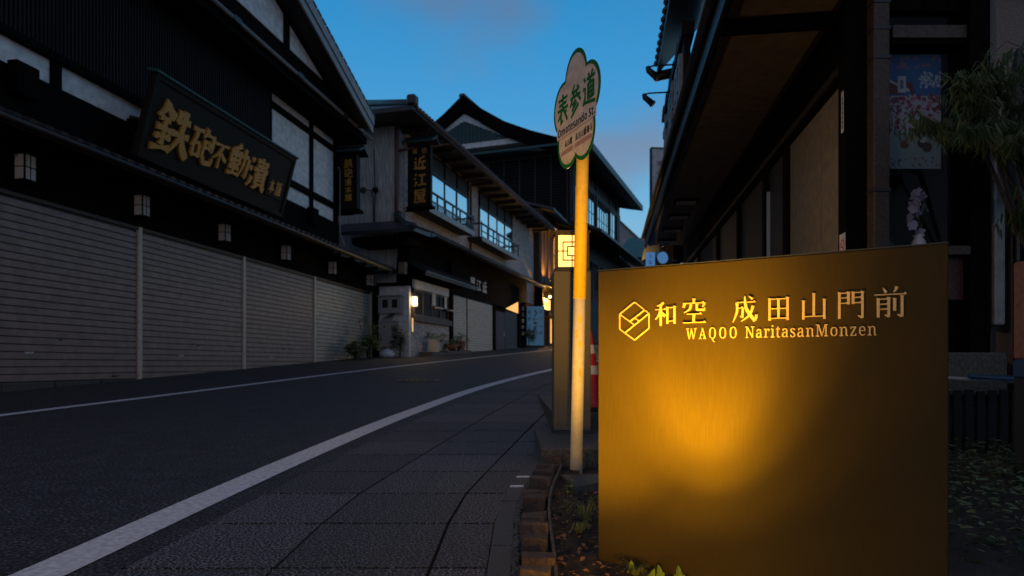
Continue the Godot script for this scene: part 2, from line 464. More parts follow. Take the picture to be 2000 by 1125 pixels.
	g3.transparency = BaseMaterial3D.TRANSPARENCY_ALPHA
	var lp: StandardMaterial3D = mat("lens", Color(0.9, 0.92, 0.95, 0.25), 0.05)
	lp.transparency = BaseMaterial3D.TRANSPARENCY_ALPHA
	glow("lantern_glow", lin(1.0, 0.54, 0.13), 2.1)
	glow("bulb_glow", lin(1.0, 0.74, 0.34), 7.0)
	glow("lamp_glow", lin(1.0, 0.78, 0.4), 2.2)
	glow("strip_glow", lin(1.0, 0.6, 0.25), 0.7)
	glow("spot_glow", lin(1.0, 0.55, 0.01), 3.0)
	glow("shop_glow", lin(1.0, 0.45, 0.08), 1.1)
	glow("bright_shop_glow", lin(1.0, 0.55, 0.12), 3.0)
	glow("red_lantern_glow", lin(1.0, 0.1, 0.015), 0.9)
	glow("sign_light", lin(0.16, 0.45, 1.0), 0.3)
	glow("standing_sign_light", lin(0.2, 0.55, 1.0), 0.08)
	for m in ["sign_light", "standing_sign_light"]: mt[m].albedo_color = lin(0.1, 0.22, 0.36)
	glow("window_glow", lin(0.55, 0.75, 1.0), 0.5)

# ------------------------------------------------------------------ sky
func sky_image() -> ImageTexture:
	var w := 1024
	var h := 512
	var im := Image.create_empty(w, h, false, Image.FORMAT_RGBF)
	var f := FastNoiseLite.new()
	f.seed = 11; f.frequency = 0.9; f.fractal_octaves = 5; f.noise_type = FastNoiseLite.TYPE_SIMPLEX_SMOOTH
	var keys := [[-0.2, Vector3(0.1, 0.13, 0.19)], [0.0, Vector3(0.34, 0.53, 0.7)], [0.2, Vector3(0.2, 0.47, 0.7)], [0.33, Vector3(0.07, 0.34, 0.67)], [0.47, Vector3(0.026, 0.27, 0.6)], [0.75, Vector3(0.035, 0.16, 0.38)], [1.01, Vector3(0.04, 0.12, 0.28)]]
	for j in h:
		var el := (0.5 - (j + 0.5) / h) * PI
		for i in w:
			var az := (i + 0.5) / w * TAU
			var d := Vector3(sin(az) * cos(el), sin(el), -cos(az) * cos(el))
			var c: Vector3 = keys[-1][1]
			for k in keys.size() - 1:
				if d.y >= keys[k][0] and d.y < keys[k + 1][0]:
					c = (keys[k][1] as Vector3).lerp(keys[k + 1][1], (d.y - keys[k][0]) / (keys[k + 1][0] - keys[k][0]))
			if d.y > 0.0:
				var p := d / (d.y + 0.3)
				var n := f.get_noise_3d(p.x * 1.5 + 3.0, p.z * 1.5, 0.0) * 0.5 + 0.5
				var thick := smoothstep(0.48, 0.95, d.y) * 0.36 + smoothstep(0.2, -0.7, -d.z) * 0.36 + smoothstep(0.42, 0.2, d.y) * 0.09   # the cloud closes in overhead and behind
				var m := smoothstep(0.5 - thick, 0.8 - thick, n) * 0.75
				var warm := smoothstep(0.1, -0.8, -d.z) * 0.8
				var cloud := Vector3(0.15, 0.18, 0.27).lerp(Vector3(0.24, 0.19, 0.2), warm).lerp(Vector3(0.3, 0.38, 0.52), clampf(1.0 - d.y * 2.2, 0.0, 1.0))
				c = c.lerp(cloud, m)
			im.set_pixel(i, j, Color(c.x, c.y, c.z))
	return ImageTexture.create_from_image(im)

func spline(pts: Array, d: float) -> float:
	var n := pts.size()
	if d <= pts[0].x: return pts[0].y + (d - pts[0].x) * (pts[1].y - pts[0].y) / (pts[1].x - pts[0].x)
	for k in n - 1:
		var a: Vector2 = pts[k]
		var b: Vector2 = pts[k + 1]
		if d <= b.x:
			var pa: Vector2 = pts[maxi(k - 1, 0)]
			var pb: Vector2 = pts[mini(k + 2, n - 1)]
			var ma := (b.y - pa.y) / (b.x - pa.x)
			var mb := (pb.y - a.y) / (pb.x - a.x)
			var t := (d - a.x) / (b.x - a.x)
			var w := b.x - a.x
			var t2 := t * t
			var t3 := t2 * t
			return (2 * t3 - 3 * t2 + 1) * a.y + (t3 - 2 * t2 + t) * w * ma + (-2 * t3 + 3 * t2) * b.y + (t3 - t2) * w * mb
	return pts[-1].y + (d - pts[-1].x) * (pts[-1].y - pts[-2].y) / (pts[-1].x - pts[-2].x)

var right_line: Array = [Vector2(0, -1.9), Vector2(2.5, -1.71), Vector2(4.94, -1.47), Vector2(7.54, -1.11), Vector2(11.2, -0.42), Vector2(16.2, 0.97), Vector2(24, 3.7), Vector2(40, 9.6), Vector2(60, 18)]
var left_line: Array = [Vector2(0, -6.9), Vector2(7.2, -5.42), Vector2(9.3, -4.92), Vector2(15.8, -3.45), Vector2(21.5, -1.9), Vector2(35, 2.2), Vector2(45, 5.9), Vector2(60, 13)]
var joint: Array = [Vector2(0, -0.38), Vector2(1.5, -0.335), Vector2(2.47, -0.306), Vector2(3.5, -0.272), Vector2(4.44, -0.135), Vector2(8.18, 0.497), Vector2(11.9, 1.25), Vector2(16, 2.25)]

func strip(called: String, a: Callable, b: Callable, d0: float, d1: float, step: float, lift: float, material: Material) -> MeshInstance3D:
	var m := MB.new(true)
	var d := d0
	while d < d1:
		var e := minf(d + step, d1)
		var up := V(0, lift, 0)
		m.quad(ground_at(a.call(d), d) + up, ground_at(b.call(d), d) + up, ground_at(b.call(e), e) + up, ground_at(a.call(e), e) + up)
		d = e
	return obj(called, m, material)

func street():
	var g := MB.new(true)
	var ds := [-80.0, -30.0, -10.0, 0.0, 10.0, 20.0, 30.0, 45.0, 60.0, 75.0, 85.0, 95.0, 110.0, 130.0, 160.0, 220.0, 400.0, 900.0]
	for k in ds.size() - 1:
		for x in [-900.0, -30.0, 0.0, 30.0]:
			var x1: float = {-900.0: -30.0, -30.0: 0.0, 0.0: 30.0, 30.0: 900.0}[x]
			var up := V(0, -0.024, 0)
			g.quad(ground_at(x, ds[k]) + up, ground_at(x1, ds[k]) + up, ground_at(x1, ds[k + 1]) + up, ground_at(x, ds[k + 1]) + up)
	struct(obj("ground", g, mt.mortar))
	var L := func(d: float) -> float: return spline(left_line, d)
	var R := func(d: float) -> float: return spline(right_line, d)
	var C := func(d: float) -> float: return spline(joint, d)
	struct(strip("forecourt", func(d): return L.call(d) - 9.0, func(d): return L.call(d), 0.5, 60.0, 0.5, -0.004, mt.old_asphalt))
	var road := struct(strip("road", L, func(d): return R.call(d) + 0.25, 0.5, 60.0, 0.5, 0.0, mt.asphalt))
	struct(strip("road_shoulder", func(d): return R.call(d) + 0.25, func(d): return R.call(d) + 9.0, 12.4, 60.0, 0.5, -0.004, mt.old_asphalt))
	for q in [["white_line", L, -0.08, 0.08], ["white_line", R, -0.1, 0.1]]:
		var f: Callable = q[1]
		var o := strip(q[0], func(d): return f.call(d) + q[2], func(d): return f.call(d) + q[3], 0.5, 58.0, 0.25, 0.004, mt.line_paint)
		o.reparent(road)
	# a round iron cover in the carriageway
	var cover := thing("manhole_cover", Transform3D(Basis(V(1, 0, 0), V(0, 1, 0.047).normalized(), V(0, -0.047, 1).normalized()), ground_at(-1.72, 12.4) + V(0, 0.002, 0)), "round iron manhole cover set in the middle of the road", "manhole cover")
	var cm := MB.new(true)
	cm.lathe([Vector2(0.34, 0), Vector2(0.34, 0.004), Vector2(0, 0.004)], 28)
	obj("cover_plate", cm, mt.cover_iron, cover)
	for k in 6:
		for i in 5:
			if Vector2(k - 2.5, i - 2).length() < 2.9: obj("raised_stud", bx(V(k * 0.1 - 0.28, 0.004, i * 0.11 - 0.25), V(k * 0.1 - 0.22, 0.008, i * 0.11 - 0.19)), mt.cover_iron, cover)
	var ring := MB.new(true)
	ring.lathe([Vector2(0.35, 0), Vector2(0.35, 0.006), Vector2(0.4, 0.006), Vector2(0.4, 0)], 28)
	obj("rim", ring, mt.dark_metal, cover)
	# paving slabs, rows of three across the path
	var pav := struct(node("pavement", self))
	var rng := RandomNumberGenerator.new()
	rng.seed = 4
	var d := 0.74
	while d < 13.6:
		var step := 0.59 + rng.randf_range(-0.012, 0.012)
		for c in 3:
			var j := 0.007
			var e0 := d + 0.011
			var e1 := d + step - 0.011
			var off: Array = [[R, 0.25, C, -0.58], [C, -0.58, C, 0.0], [C, 0.0, C, 0.216]][c]
			var f0: Callable = off[0]
			var f1: Callable = off[2]
			if f1.call(d) + off[3] - f0.call(d) - off[1] < 0.2: continue
			var m := MB.new()
			var dz := rng.randf_range(-0.0015, 0.0015)
			var p := []
			for y in [-0.022, 0.003 + dz]:
				for q in [[f0, off[1] + j, e0], [f1, off[3] - j, e0], [f1, off[3] - j, e1], [f0, off[1] + j, e1]]:
					p.append(ground_at(q[0].call(q[2]) + q[1], q[2]) + V(0, y, 0))
			m.hexa(p)
			obj("slab", m, mt["paving_%d" % rng.randi_range(0, 3)], pav)
		d += step
	# kerb stones beside the path, with a gritty joint and two short white marks
	var kerb := struct(node("kerb", self))
	d = 0.9
	while d < 5.2:
		var step := 0.37 + rng.randf_range(-0.03, 0.03)
		var m := MB.new()
		var p := []
		var h := 0.012 + rng.randf_range(-0.003, 0.003)
		for y in [-0.05, h]:
			for q in [[0.215, d + 0.004], [0.3, d + 0.004], [0.3, d + step - 0.004], [0.215, d + step - 0.004]]:
				p.append(ground_at(C.call(q[1]) + q[0], q[1]) + V(0, y, 0))
		m.hexa(p)
		obj("kerb_stone", m, mt.kerb, kerb)
		d += step
	var gr := MB.new()
	d = 0.9
	while d < 5.0:
		var p0 := ground_at(C.call(d) + 0.303 + rng.randf_range(0, 0.02), d)
		var s := rng.randf_range(0.006, 0.014)
		gr.T = Transform3D(Basis.from_euler(V(rng.randf() * 3, rng.randf() * 3, rng.randf() * 3)), p0 + V(0, 0.002, 0))
		gr.box(V(-s, -s, -s), V(s, s, s))
		d += 0.009
	stuff(obj("grit", gr, mt.kerb, kerb))
	for q in [4.07, 3.82]:
		var m := MB.new()
		var p := []
		for y in [0.0, 0.018]:
			for r in [[0.222, q], [0.298, q], [0.298, q + 0.035], [0.222, q + 0.035]]:
				p.append(ground_at(C.call(r[1]) + r[0], r[1]) + V(0, y, 0))
		m.hexa(p)
		obj("white_mark", m, mt.line_paint, kerb)

func garden():
	var C := func(d: float) -> float: return spline(joint, d)
	var rng := RandomNumberGenerator.new()
	rng.seed = 9
	# soil
	var f := FastNoiseLite.new()
	f.seed = 3; f.frequency = 1.9; f.fractal_octaves = 4
	var soil := MB.new(true)
	var nx := 110
	var nd := 70
	var P := func(i: int, j: int) -> Vector3:
		var d := 1.2 + 3.9 * j / nd
		var x: float = C.call(d) + 0.455 + pow(i / float(nx), 1.6) * 5.5
		var b := 0.0 if i == 0 else 1.0
		return ground_at(x, d) + V(0, (f.get_noise_2d(x * 3, d * 3) * 0.03 + f.get_noise_2d(x * 14, d * 14) * 0.012) * b - 0.004, 0)
	for i in nx:
		for j in nd:
			soil.quad(P.call(i, j), P.call(i + 1, j), P.call(i + 1, j + 1), P.call(i, j + 1))
	var bed := obj("soil_bed", soil, mt.soil)
	struct(bed)
	# half buried bricks along the bed
	var edging := thing("brick_edging", Transform3D(Basis.IDENTITY, ground_at(0.1, 3.4)), "row of half-buried worn bricks edging the planting bed", "brick edging")
	var inv := edging.transform.affine_inverse()
	var ds := [2.16, 2.34, 2.53, 2.71, 2.89, 3.08, 3.32, 3.53, 3.83, 4.02, 4.25, 4.46]
	for k in ds.size():
		var d: float = ds[k]
		var x: float = C.call(d)
		var m := MB.new()
		var th := 0.038 + rng.randf_range(0.0, 0.022)
		var a := ground_at(x + 0.335 + rng.randf_range(-0.008, 0.008), d)
		m.T = inv * Transform3D(Basis(Vector3.UP, -0.12 + rng.randf_range(-0.07, 0.07)) * Basis(Vector3.FORWARD, rng.randf_range(-0.03, 0.03)), a)
		var l := 0.118 + rng.randf_range(-0.008, 0.006)
		var h := 0.07 + rng.randf_range(-0.014, 0.014)
		var wob := func() -> float: return rng.randf_range(-0.009, 0.009)
		m.hexa([V(0, -0.06, th + wob.call()), V(l, -0.06, th + wob.call()), V(l, -0.06, -th + wob.call()), V(0, -0.06, -th + wob.call()),
			V(wob.call() + 0.004, h + wob.call(), th + wob.call() - 0.006), V(l + wob.call() - 0.004, h + wob.call(), th + wob.call() - 0.006), V(l + wob.call() - 0.004, h + wob.call(), -th + wob.call() + 0.006), V(wob.call() + 0.004, h + wob.call(), -th + wob.call() + 0.006)])
		obj("brick", m, mt.brick_a if k % 3 else mt.brick_b, edging)
	var em := MB.new()
	var d := 1.3
	em.T = inv
	while d < 4.4:
		var e := d + 0.2
		var p := []
		for y in [-0.05, 0.034]:
			for q in [[0.458, d], [0.47, d], [0.47, e], [0.458, e]]:
				p.append(ground_at(C.call(q[1]) + q[0], q[1]) + V(0, y, 0))
		em.hexa(p)
		d = e
	obj("edging_strip", em, mt.stone, edging)
	# flagstone by the foot of the pole
	var fs := thing("flagstone", Transform3D(Basis(Vector3.UP, 0.2), ground_at(0.42, 3.95)), "grey three-cornered flagstone at the foot of the yellow pole", "flagstone")
	var fm := MB.new()
	fm.T = Transform3D(Basis(V(1, 0, 0), V(0, 0, -1), V(0, 1, 0)), Vector3.ZERO)
	fm.prism(PackedVector2Array([Vector2(-0.12, -0.24), Vector2(-0.09, 0.2), Vector2(0.16, 0.16), Vector2(0.2, 0.05), Vector2(0.03, -0.12)]), -0.02, 0.03)
	obj("slab_top", fm, mt.stone, fs)
	# terrace behind, two treads
	var ter := struct(node("terrace", self))
	obj("lower_step", bx(V(0.194, hill(4.5) - 0.3, -4.45), V(1.9, EYE - 0.55, -5.85), 0.006), mt.stone, ter)
	obj("upper_step", bx(V(0.36, hill(5) - 0.3, -5.85), V(2.3, EYE - 0.42, -9.5), 0.006), mt.stone, ter)
	# fallen leaves
	var lm := MB.new()
	lm.tri(V(-0.5, 0, 0), V(0, 0.1, 0.28), V(0.5, 0, 0))
	lm.tri(V(-0.5, 0, 0), V(0.5, 0, 0), V(0, 0.1, -0.28))
	var where: Array[Transform3D] = []
	for k in 900:
		var dd := rng.randf_range(1.9, 3.7)
		var x: float = C.call(dd) + 0.48 + pow(rng.randf(), 1.4) * 1.2
		if (x - 0.334) * 0.537 + (dd - 2.65) * 0.8437 > -0.01 and (x - 0.334) * 0.537 + (dd - 2.65) * 0.8437 < 0.1 and x > 0.33: continue
		var s := rng.randf_range(0.012, 0.034)
		where.append(Transform3D(Basis.from_euler(V(rng.randf_range(-0.5, 0.5), rng.randf() * TAU, rng.randf_range(-0.5, 0.5))).scaled(Vector3.ONE * s), ground_at(x, dd) + V(0, 0.008 + f.get_noise_2d(x * 3, dd * 3) * 0.03, 0)))
	stuff(scatter("fallen_leaves", lm.done(), mt.leaf_dry, where, self))
	# small plants
	for q in [[0.343, 3.2, 26, 0.13, "arching tuft of grass by the left edge of the monument sign", mt.leaf_olive], [0.3, 3.0, 16, 0.08, "short tuft of grass nearest the brick edging", mt.leaf_olive], [0.45, 2.47, 18, 0.06, "low tuft of grass in front of the monument sign", mt.leaf_olive]]:
		var t := thing("grass_tuft", Transform3D(Basis.IDENTITY, ground_at(q[0], q[1])), q[4], "grass tuft")
		var m := MB.new()
		for k in q[2]:
			var a := rng.randf() * TAU
			var l: float = q[3] * rng.randf_range(0.6, 1.1)
			var o := V(cos(a), 0, sin(a))
			var sd := V(-o.z, 0, o.x) * 0.0045
			var r := V(cos(a), 0, sin(a)) * rng.randf() * 0.025
			var pts := [r, r + o * l * 0.3 + V(0, l * 0.6, 0), r + o * l * 0.7 + V(0, l * 0.7, 0), r + o * l + V(0, l * 0.45, 0)]
			for i in 3:
				m.quad(pts[i] - sd * (1.2 - i * 0.3), pts[i] + sd * (1.2 - i * 0.3), pts[i + 1] + sd * (0.9 - i * 0.3), pts[i + 1] - sd * (0.9 - i * 0.3))
		obj("blades", m, q[5], t)
	for q in [[0.272, 3.38, 0.12, "taller stalked weed beside the brick edging, left of the grass tuft"], [0.3, 3.45, 0.135, "stalked weed with a flat head, next to the flagstone"]]:
		var t := thing("stalked_weed", Transform3D(Basis.IDENTITY, ground_at(q[0], q[1])), q[3], "weed")
		obj("stem", tb([V(0, 0, 0), V(0.004, q[2] * 0.5, 0), V(0, q[2], 0)], 0.002, 5), mt.leaf_olive, t)
		for k in 7:
			var a := k * 2.4
			var m := MB.new()
			m.T = Transform3D(Basis(Vector3.UP, a) * Basis(Vector3.FORWARD, 0.15), V(0, q[2] - (k % 3) * 0.012, 0))
			leaf(m, 0.026, 0.018)
			obj("leaf", m, mt.leaf_bright if k < 4 else mt.leaf_mid, t)
	var seed_labels := ["leftmost broad-leaved seedling in front of the monument sign", "small slanting seedling, second from the left at the sign's foot", "upright seedling with a notched leaf, third from the left at the sign's foot", "seedling right of the notched one at the sign's foot", "smallest seedling, rightmost at the sign's foot"]
	var sd_at := [[0.437, 2.495, 0.062, 0.0], [0.494, 2.455, 0.05, 0.5], [0.535, 2.465, 0.056, -0.1], [0.598, 2.455, 0.058, 0.05], [0.618, 2.42, 0.036, -0.3]]
	for k in 5:
		var q: Array = sd_at[k]
		var t := thing("seedling", Transform3D(Basis.IDENTITY, ground_at(q[0], q[1]) + V(0, -0.01, 0)), seed_labels[k], "seedling", "seedlings in front of the monument sign")
		for i in 3:
			var lean: float = q[3] + [0.0, 0.75, -0.8][i]
			var up := V(lean, 1, -0.1 * i).normalized()
			var nrm := V(0.25 - 0.3 * i, 0.1, 1).normalized()
			var side := up.cross(nrm).normalized()
			var m := MB.new()
			m.T = Transform3D(Basis(up, side.cross(up), side), Vector3.ZERO)
			leaf(m, q[2] * [0.9, 0.5, 0.4][i], q[2] * [0.42, 0.3, 0.25][i])
			obj("leaf", m, mt.leaf_bright, t)

# a rounded leaf lying along x from the origin
func leaf(m: MB, l: float, w: float):
	var n := 7
	for k in n:
		var a := k / float(n)
		var b := (k + 1) / float(n)
		var wa := w * pow(sin(PI * pow(a, 0.8)), 0.7) * 0.5
		var wb := w * pow(maxf(sin(PI * pow(b, 0.8)), 0.0), 0.7) * 0.5
		var ya := -0.12 * l * a * a
		var yb := -0.12 * l * b * b
		m.quad(V(a * l, ya + wa * 0.3, wa), V(b * l, yb + wb * 0.3, wb), V(b * l, yb, 0), V(a * l, ya, 0))
		m.quad(V(a * l, ya, 0), V(b * l, yb, 0), V(b * l, yb + wb * 0.3, -wb), V(a * l, ya + wa * 0.3, -wa))

func scatter(called: String, mesh: Mesh, material: Material, where: Array[Transform3D], parent: Node) -> MultiMeshInstance3D:
	var mm := MultiMesh.new()
	mm.transform_format = MultiMesh.TRANSFORM_3D
	mm.mesh = mesh
	mm.instance_count = where.size()
	for k in where.size(): mm.set_instance_transform(k, where[k])
	var o := MultiMeshInstance3D.new()
	o.name = numbered(called, parent)
	o.multimesh = mm
	o.material_override = material
	parent.add_child(o, true)
	return o

func font(names: Array, weight := 400) -> SystemFont:
	var f := SystemFont.new()
	f.font_names = PackedStringArray(names)
	f.font_weight = weight
	return f
func lettering(text: String, f: Font, height: float, depth: float, left := true) -> TextMesh:
	var t := TextMesh.new()
	t.text = text
	t.font = f
	t.font_size = 64
	t.pixel_size = height / 64.0 / 0.71          # height is that of a capital
	t.depth = depth
	t.curve_step = 1.0
	t.horizontal_alignment = HORIZONTAL_ALIGNMENT_LEFT if left else HORIZONTAL_ALIGNMENT_CENTER
	t.vertical_alignment = VERTICAL_ALIGNMENT_BOTTOM
	return t

# ------------------------------------------------------------------ the lit monument sign
func monument():
	var at := frame(0.334, 2.65, Vector2(0.966, -0.615), hill(2.65) - 0.03)
	var o := thing("monument_sign", at, "tall bronze-painted sign slab with brass lettering, lit from below", "monument sign")
	var y := EYE - at.origin.y
	obj("sign_slab", bx(V(0, -0.08, -0.07), V(1.146, y + 0.362, 0), 0.003), mt.bronze_paint, o)
	obj("cap_edge", bx(V(-0.001, y + 0.3625, -0.071), V(1.147, y + 0.366, 0.001)), mt.dark_metal, o)
	for c in [["和", 0.229, 0.314, 0.14, 0.235], ["空", 0.333, 0.423, 0.144, 0.237], ["成", 0.512, 0.597, 0.143, 0.24], ["田", 0.626, 0.706, 0.143, 0.233], ["山", 0.734, 0.817, 0.143, 0.236], ["門", 0.843, 0.926, 0.143, 0.238], ["前", 0.949, 1.039, 0.143, 0.241]]:
		var m := MB.new()
		glyph(m, c[0], Vector2(c[1], y + c[3]), c[2] - c[1], c[4] - c[3], 0.0032, "mincho", 0.8)
		obj("character", m, mt.brass, o)
	var serif := font(["Droid Serif"])
	for q in [["WAQOO", 0.349, 0.53], ["NaritasanMonzen", 0.556, 0.958]]:      # widely spaced capitals and small letters
		var text: String = q[0]
		var scale_ := 0.0385 / 0.714 / 100.0
		var narrow := 0.68 if text == "WAQOO" else 0.78       # a condensed face
		scale_ *= narrow
		var total := serif.get_string_size(text, HORIZONTAL_ALIGNMENT_LEFT, -1, 100).x * scale_
		var gap: float = (q[2] - q[1] - total) / (text.length() - 1)
		var x: float = q[1]
		for ch in text:
			var t := lettering(ch, serif, 0.0385, 0.003)
			obj("letter", t, mt.brass, o, Transform3D(Basis.from_scale(V(narrow, 1, 1)), V(x, y + 0.0915 - _baseline(t), 0.0018)))
			x += serif.get_string_size(ch, HORIZONTAL_ALIGNMENT_LEFT, -1, 100).x * scale_ + gap
	# the hexagonal mark, drawn in bars
	var P := func(a: float, b: float) -> Vector2: return Vector2(a, y + b)
	var hx := [P.call(0.152, 0.235), P.call(0.209, 0.19), P.call(0.209, 0.135), P.call(0.152, 0.092), P.call(0.092, 0.135), P.call(0.092, 0.192)]
	var bars := [[hx[0], P.call(0.192, 0.203)], [P.call(0.194, 0.2015), hx[1]], [hx[1], hx[2]], [hx[2], hx[3]], [hx[3], P.call(0.115, 0.1185)], [P.call(0.112, 0.1205), hx[4]], [hx[4], hx[5]], [hx[5], hx[0]],
		[hx[5], P.call(0.151, 0.149)], [hx[1], P.call(0.113, 0.12)], [P.call(0.192, 0.203), P.call(0.134, 0.163)], [P.call(0.152, 0.176), P.call(0.169, 0.1635)], [P.call(0.15, 0.175), P.call(0.135, 0.162)]]
	var k := 0
	for b in bars:
		var m := MB.new()
		m.ribbon(PackedVector2Array(b), PackedFloat32Array([0.0042, 0.0042]), 0.0032 + k * 0.0002)
		obj("emblem_bar", m, mt.brass, o)
		k += 1

func _baseline(t: TextMesh) -> float:                # height of the base line over the mesh's origin
	var b := t.duplicate()
	b.text = "N"
	return b.get_aabb().position.y

func ground_spot():
	_spot(ground_at(0.429, 2.012), V(0.2613, 0.7352, -0.4157).normalized(), [[20.0, 7.8], [29.9, 4.8], [47.9, 0.85]], 0.16, "small black ground spotlight aimed up at the monument sign", 0.055)
	_spot(ground_at(0.175, 1.25), V(0.245, 1.26, -3.03).normalized(), [[17.8, 14.0], [27.0, 3.0]], 0.0, "second small black ground spotlight, aimed at the yellow pole and granite pillar", 0.08)
	# a street lamp behind the camera, on the left, whose warm light the sign plate catches
	var p := ground_at(-5.6, -3.0)
	var o := thing("street_lamp", Transform3D(Basis.IDENTITY, p), "warm street lamp on a tall pole, standing behind the camera on the left", "street lamp")
	obj("pole", tb([V(0, -0.1, 0), V(0, 4.6, 0)], 0.06, 12, 0.045), mt.dark_metal, o)
	obj("arm", tb([V(0, 4.5, 0), V(0.3, 4.75, 0), V(0.6, 4.8, 0)], 0.03, 8), mt.dark_metal, o)
	obj("lamp_hood", bx(V(0.45, 4.78, -0.12), V(0.95, 4.86, 0.12), 0.02), mt.dark_metal, o)
	obj("lamp_glass", bx(V(0.52, 4.735, -0.08), V(0.9, 4.779, 0.08), 0.01), mt.lamp_glow, o)
	_omni(o, V(0.71, 4.7, 0), lin(1.0, 0.68, 0.4), 10.0, 0.1)

func _spot(p: Vector3, aim: Vector3, beams: Array, stray_energy: float, label: String, height: float):
	var o := thing("ground_spotlight", Transform3D(Basis.IDENTITY, p), label, "spotlight")
	var c := V(0, height, 0) - aim * 0.02
	obj("spike", tb([V(0, -0.08, 0), c - aim * 0.035], 0.008, 8), mt.dark_metal, o)
	obj("housing", tb([c - aim * 0.045, c - aim * 0.03, c + aim * 0.012], 0.03, 14, 0.034), mt.dark_metal, o)
	obj("lamp_glass", tb([c + aim * 0.013, c + aim * 0.016], 0.028, 14), mt.spot_glow, o)
	for b in beams:                                      # the reflector's core and its wider spill
		var l := SpotLight3D.new()
		l.name = numbered("spotlight_beam", o)
		o.add_child(l)
		l.position = c + aim * 0.024
		l.basis = Basis.looking_at(aim)
		l.light_color = lin(1.0, 0.55, 0.008)
		l.light_energy = b[1]
		l.spot_angle = b[0]
		l.spot_angle_attenuation = 1.0
		l.spot_range = 30.0
		l.spot_attenuation = 2.0
		l.light_size = 0.028
		l.shadow_enabled = true
	if stray_energy > 0.0:                               # what the rim of the lens throws sideways
		var stray := _omni(o, c + aim * 0.05, lin(1.0, 0.55, 0.008), stray_energy, 0.028)
		stray.name = "stray_light"


# ------------------------------------------------------------------ street-name sign on its pole
func name_sign():
	var base := ground_at(0.4, 4.28)
	var o := thing("street_name_sign", Transform3D(Basis.IDENTITY, base), "flower-shaped street-name sign on a yellow and white pole", "street sign")
	var top := V(0.053, 2.46, 0)
	var mid := top * 0.445
	obj("pole", tb([V(0, -0.1, 0), mid], 0.0385, 24), mt.white_paint, o)
	obj("yellow_sleeve", tb([mid - top * 0.002, top], 0.0396, 24), mt.yellow_paint, o)
	obj("rusty_foot", tb([top * -0.02, top * 0.004, top * 0.009], 0.0394, 24), mt.rust, o)
	for q in [[0.46, 0.2], [0.415, -0.3], [0.385, 0.25], [0.3, 0.4]]:
		var m := MB.new(true)
		var a: float = q[1] - 0.2
		for i in 5:
			var a0 := a - 0.25 + i * 0.1
			var h0: float = 0.03 * sin((i + 0.3) * 0.6)
			m.quad(V(sin(a0) * 0.0391, -h0, cos(a0) * 0.0391), V(sin(a0 + 0.1) * 0.0391, -h0, cos(a0 + 0.1) * 0.0391), V(sin(a0 + 0.1) * 0.0391, h0, cos(a0 + 0.1) * 0.0391), V(sin(a0) * 0.0391, h0, cos(a0) * 0.0391))
		obj("paint_remnant", m, mt.yellow_paint, o, Transform3D(Basis.IDENTITY, top * (q[0] * 0.85)))
	var x := V(0.371, 0, 0.928).normalized()
	var T := Transform3D(Basis(x, Vector3.UP, x.cross(Vector3.UP)), V(0.4, EYE + 1.59, -4.26) - base)
	var plate := obj("sign_plate", flower(1.0, 0.0, 0.004), mt.sign_green, o, T)
	obj("sign_face", flower(0.925, 0.0035, 0.0055), mt.sign_face, plate)
	obj("bracket", bx(V(-0.03, -0.02, -0.03), V(0.05, 0.02, -0.0005)), mt.dark_metal, plate)
	obj("bracket", bx(V(-0.03, 0.2, -0.03), V(0.05, 0.24, -0.0005)), mt.dark_metal, plate)
	var k := 0
	for ch in ["表", "参", "道"]:
		var m := MB.new()
		m.T.origin = V(-0.256 + k * 0.177, -0.036, 0.0056)
		glyph(m, ch, Vector2.ZERO, 0.162, 0.2, 0.0006, "gothic", 0.92)
		obj("character", m, mt.sign_green, plate)
		k += 1
	obj("name_band", bx(V(-0.262, -0.118, 0.0056), V(0.272, -0.046, 0.0062)), mt.sign_band, plate)
	var t := lettering("Omotesando St.", font(["Droid Sans"], 700), 0.05, 0.0012)
	var a := t.get_aabb()
	var s := 0.5 / a.size.x
	obj("lettering", t, mt.ink, plate, Transform3D(Basis.from_scale(V(s, 1, 1)), V(-0.245 - a.position.x * s, -0.108 - _baseline(t), 0.0066)))
	obj("rule", bx(V(-0.255, -0.127, 0.0056), V(0.27, -0.121, 0.006)), mt.sign_pink, plate)
	for q in [[["成", "田", "駅"], -0.15, -0.19], [["成", "田", "山", "新", "勝", "寺"], 0.0, 0.06]]:
		var m := MB.new()
		var i := 0
		for ch in q[0]:
			m.T.origin = V(q[1] + i * 0.038, -0.198, 0.0056)
			glyph(m, ch, Vector2.ZERO, 0.034, 0.046, 0.0005, "gothic", 0.7)
			i += 1
		obj("small_lettering", m, mt.ink, plate)
	for q in [[-0.215, -0.03, true], [-0.005, 0.235, false]]:       # two flat arrows
		var m := MB.new()
		m.T.origin = V(0, -0.224, 0.0056)
		if q[2]: m.prism(PackedVector2Array([Vector2(q[0], -0.014), Vector2(q[1], -0.014), Vector2(q[1], 0.014), Vector2(q[0] + 0.03, 0.014)]), 0, 0.0005)
		else: m.prism(PackedVector2Array([Vector2(q[0], -0.014), Vector2(q[1], -0.014), Vector2(q[1] - 0.03, 0.014), Vector2(q[0], 0.014)]), 0, 0.0005)
		obj("arrow", m, mt.sign_pink, plate)

func flower(s: float, z0: float, z1: float) -> MB:
	var pts := PackedVector2Array()
	var n := 150
	for i in n:
		var a := TAU * i / n
		var dir := Vector2(cos(a), sin(a))
		var best := 0.0
		for k in 5:
			var c := Vector2.from_angle(PI / 2 + k * TAU / 5) * 0.205
			var b := dir.dot(c)
			var q := b * b - c.length_squared() + 0.172 * 0.172
			if q > 0.0: best = maxf(best, b + sqrt(q))
		pts.append(dir * (best - 0.377 * (1.0 - s)) * Vector2(0.86, 1.0))
	var m := MB.new()
	m.prism(pts, z0, z1)
	return m

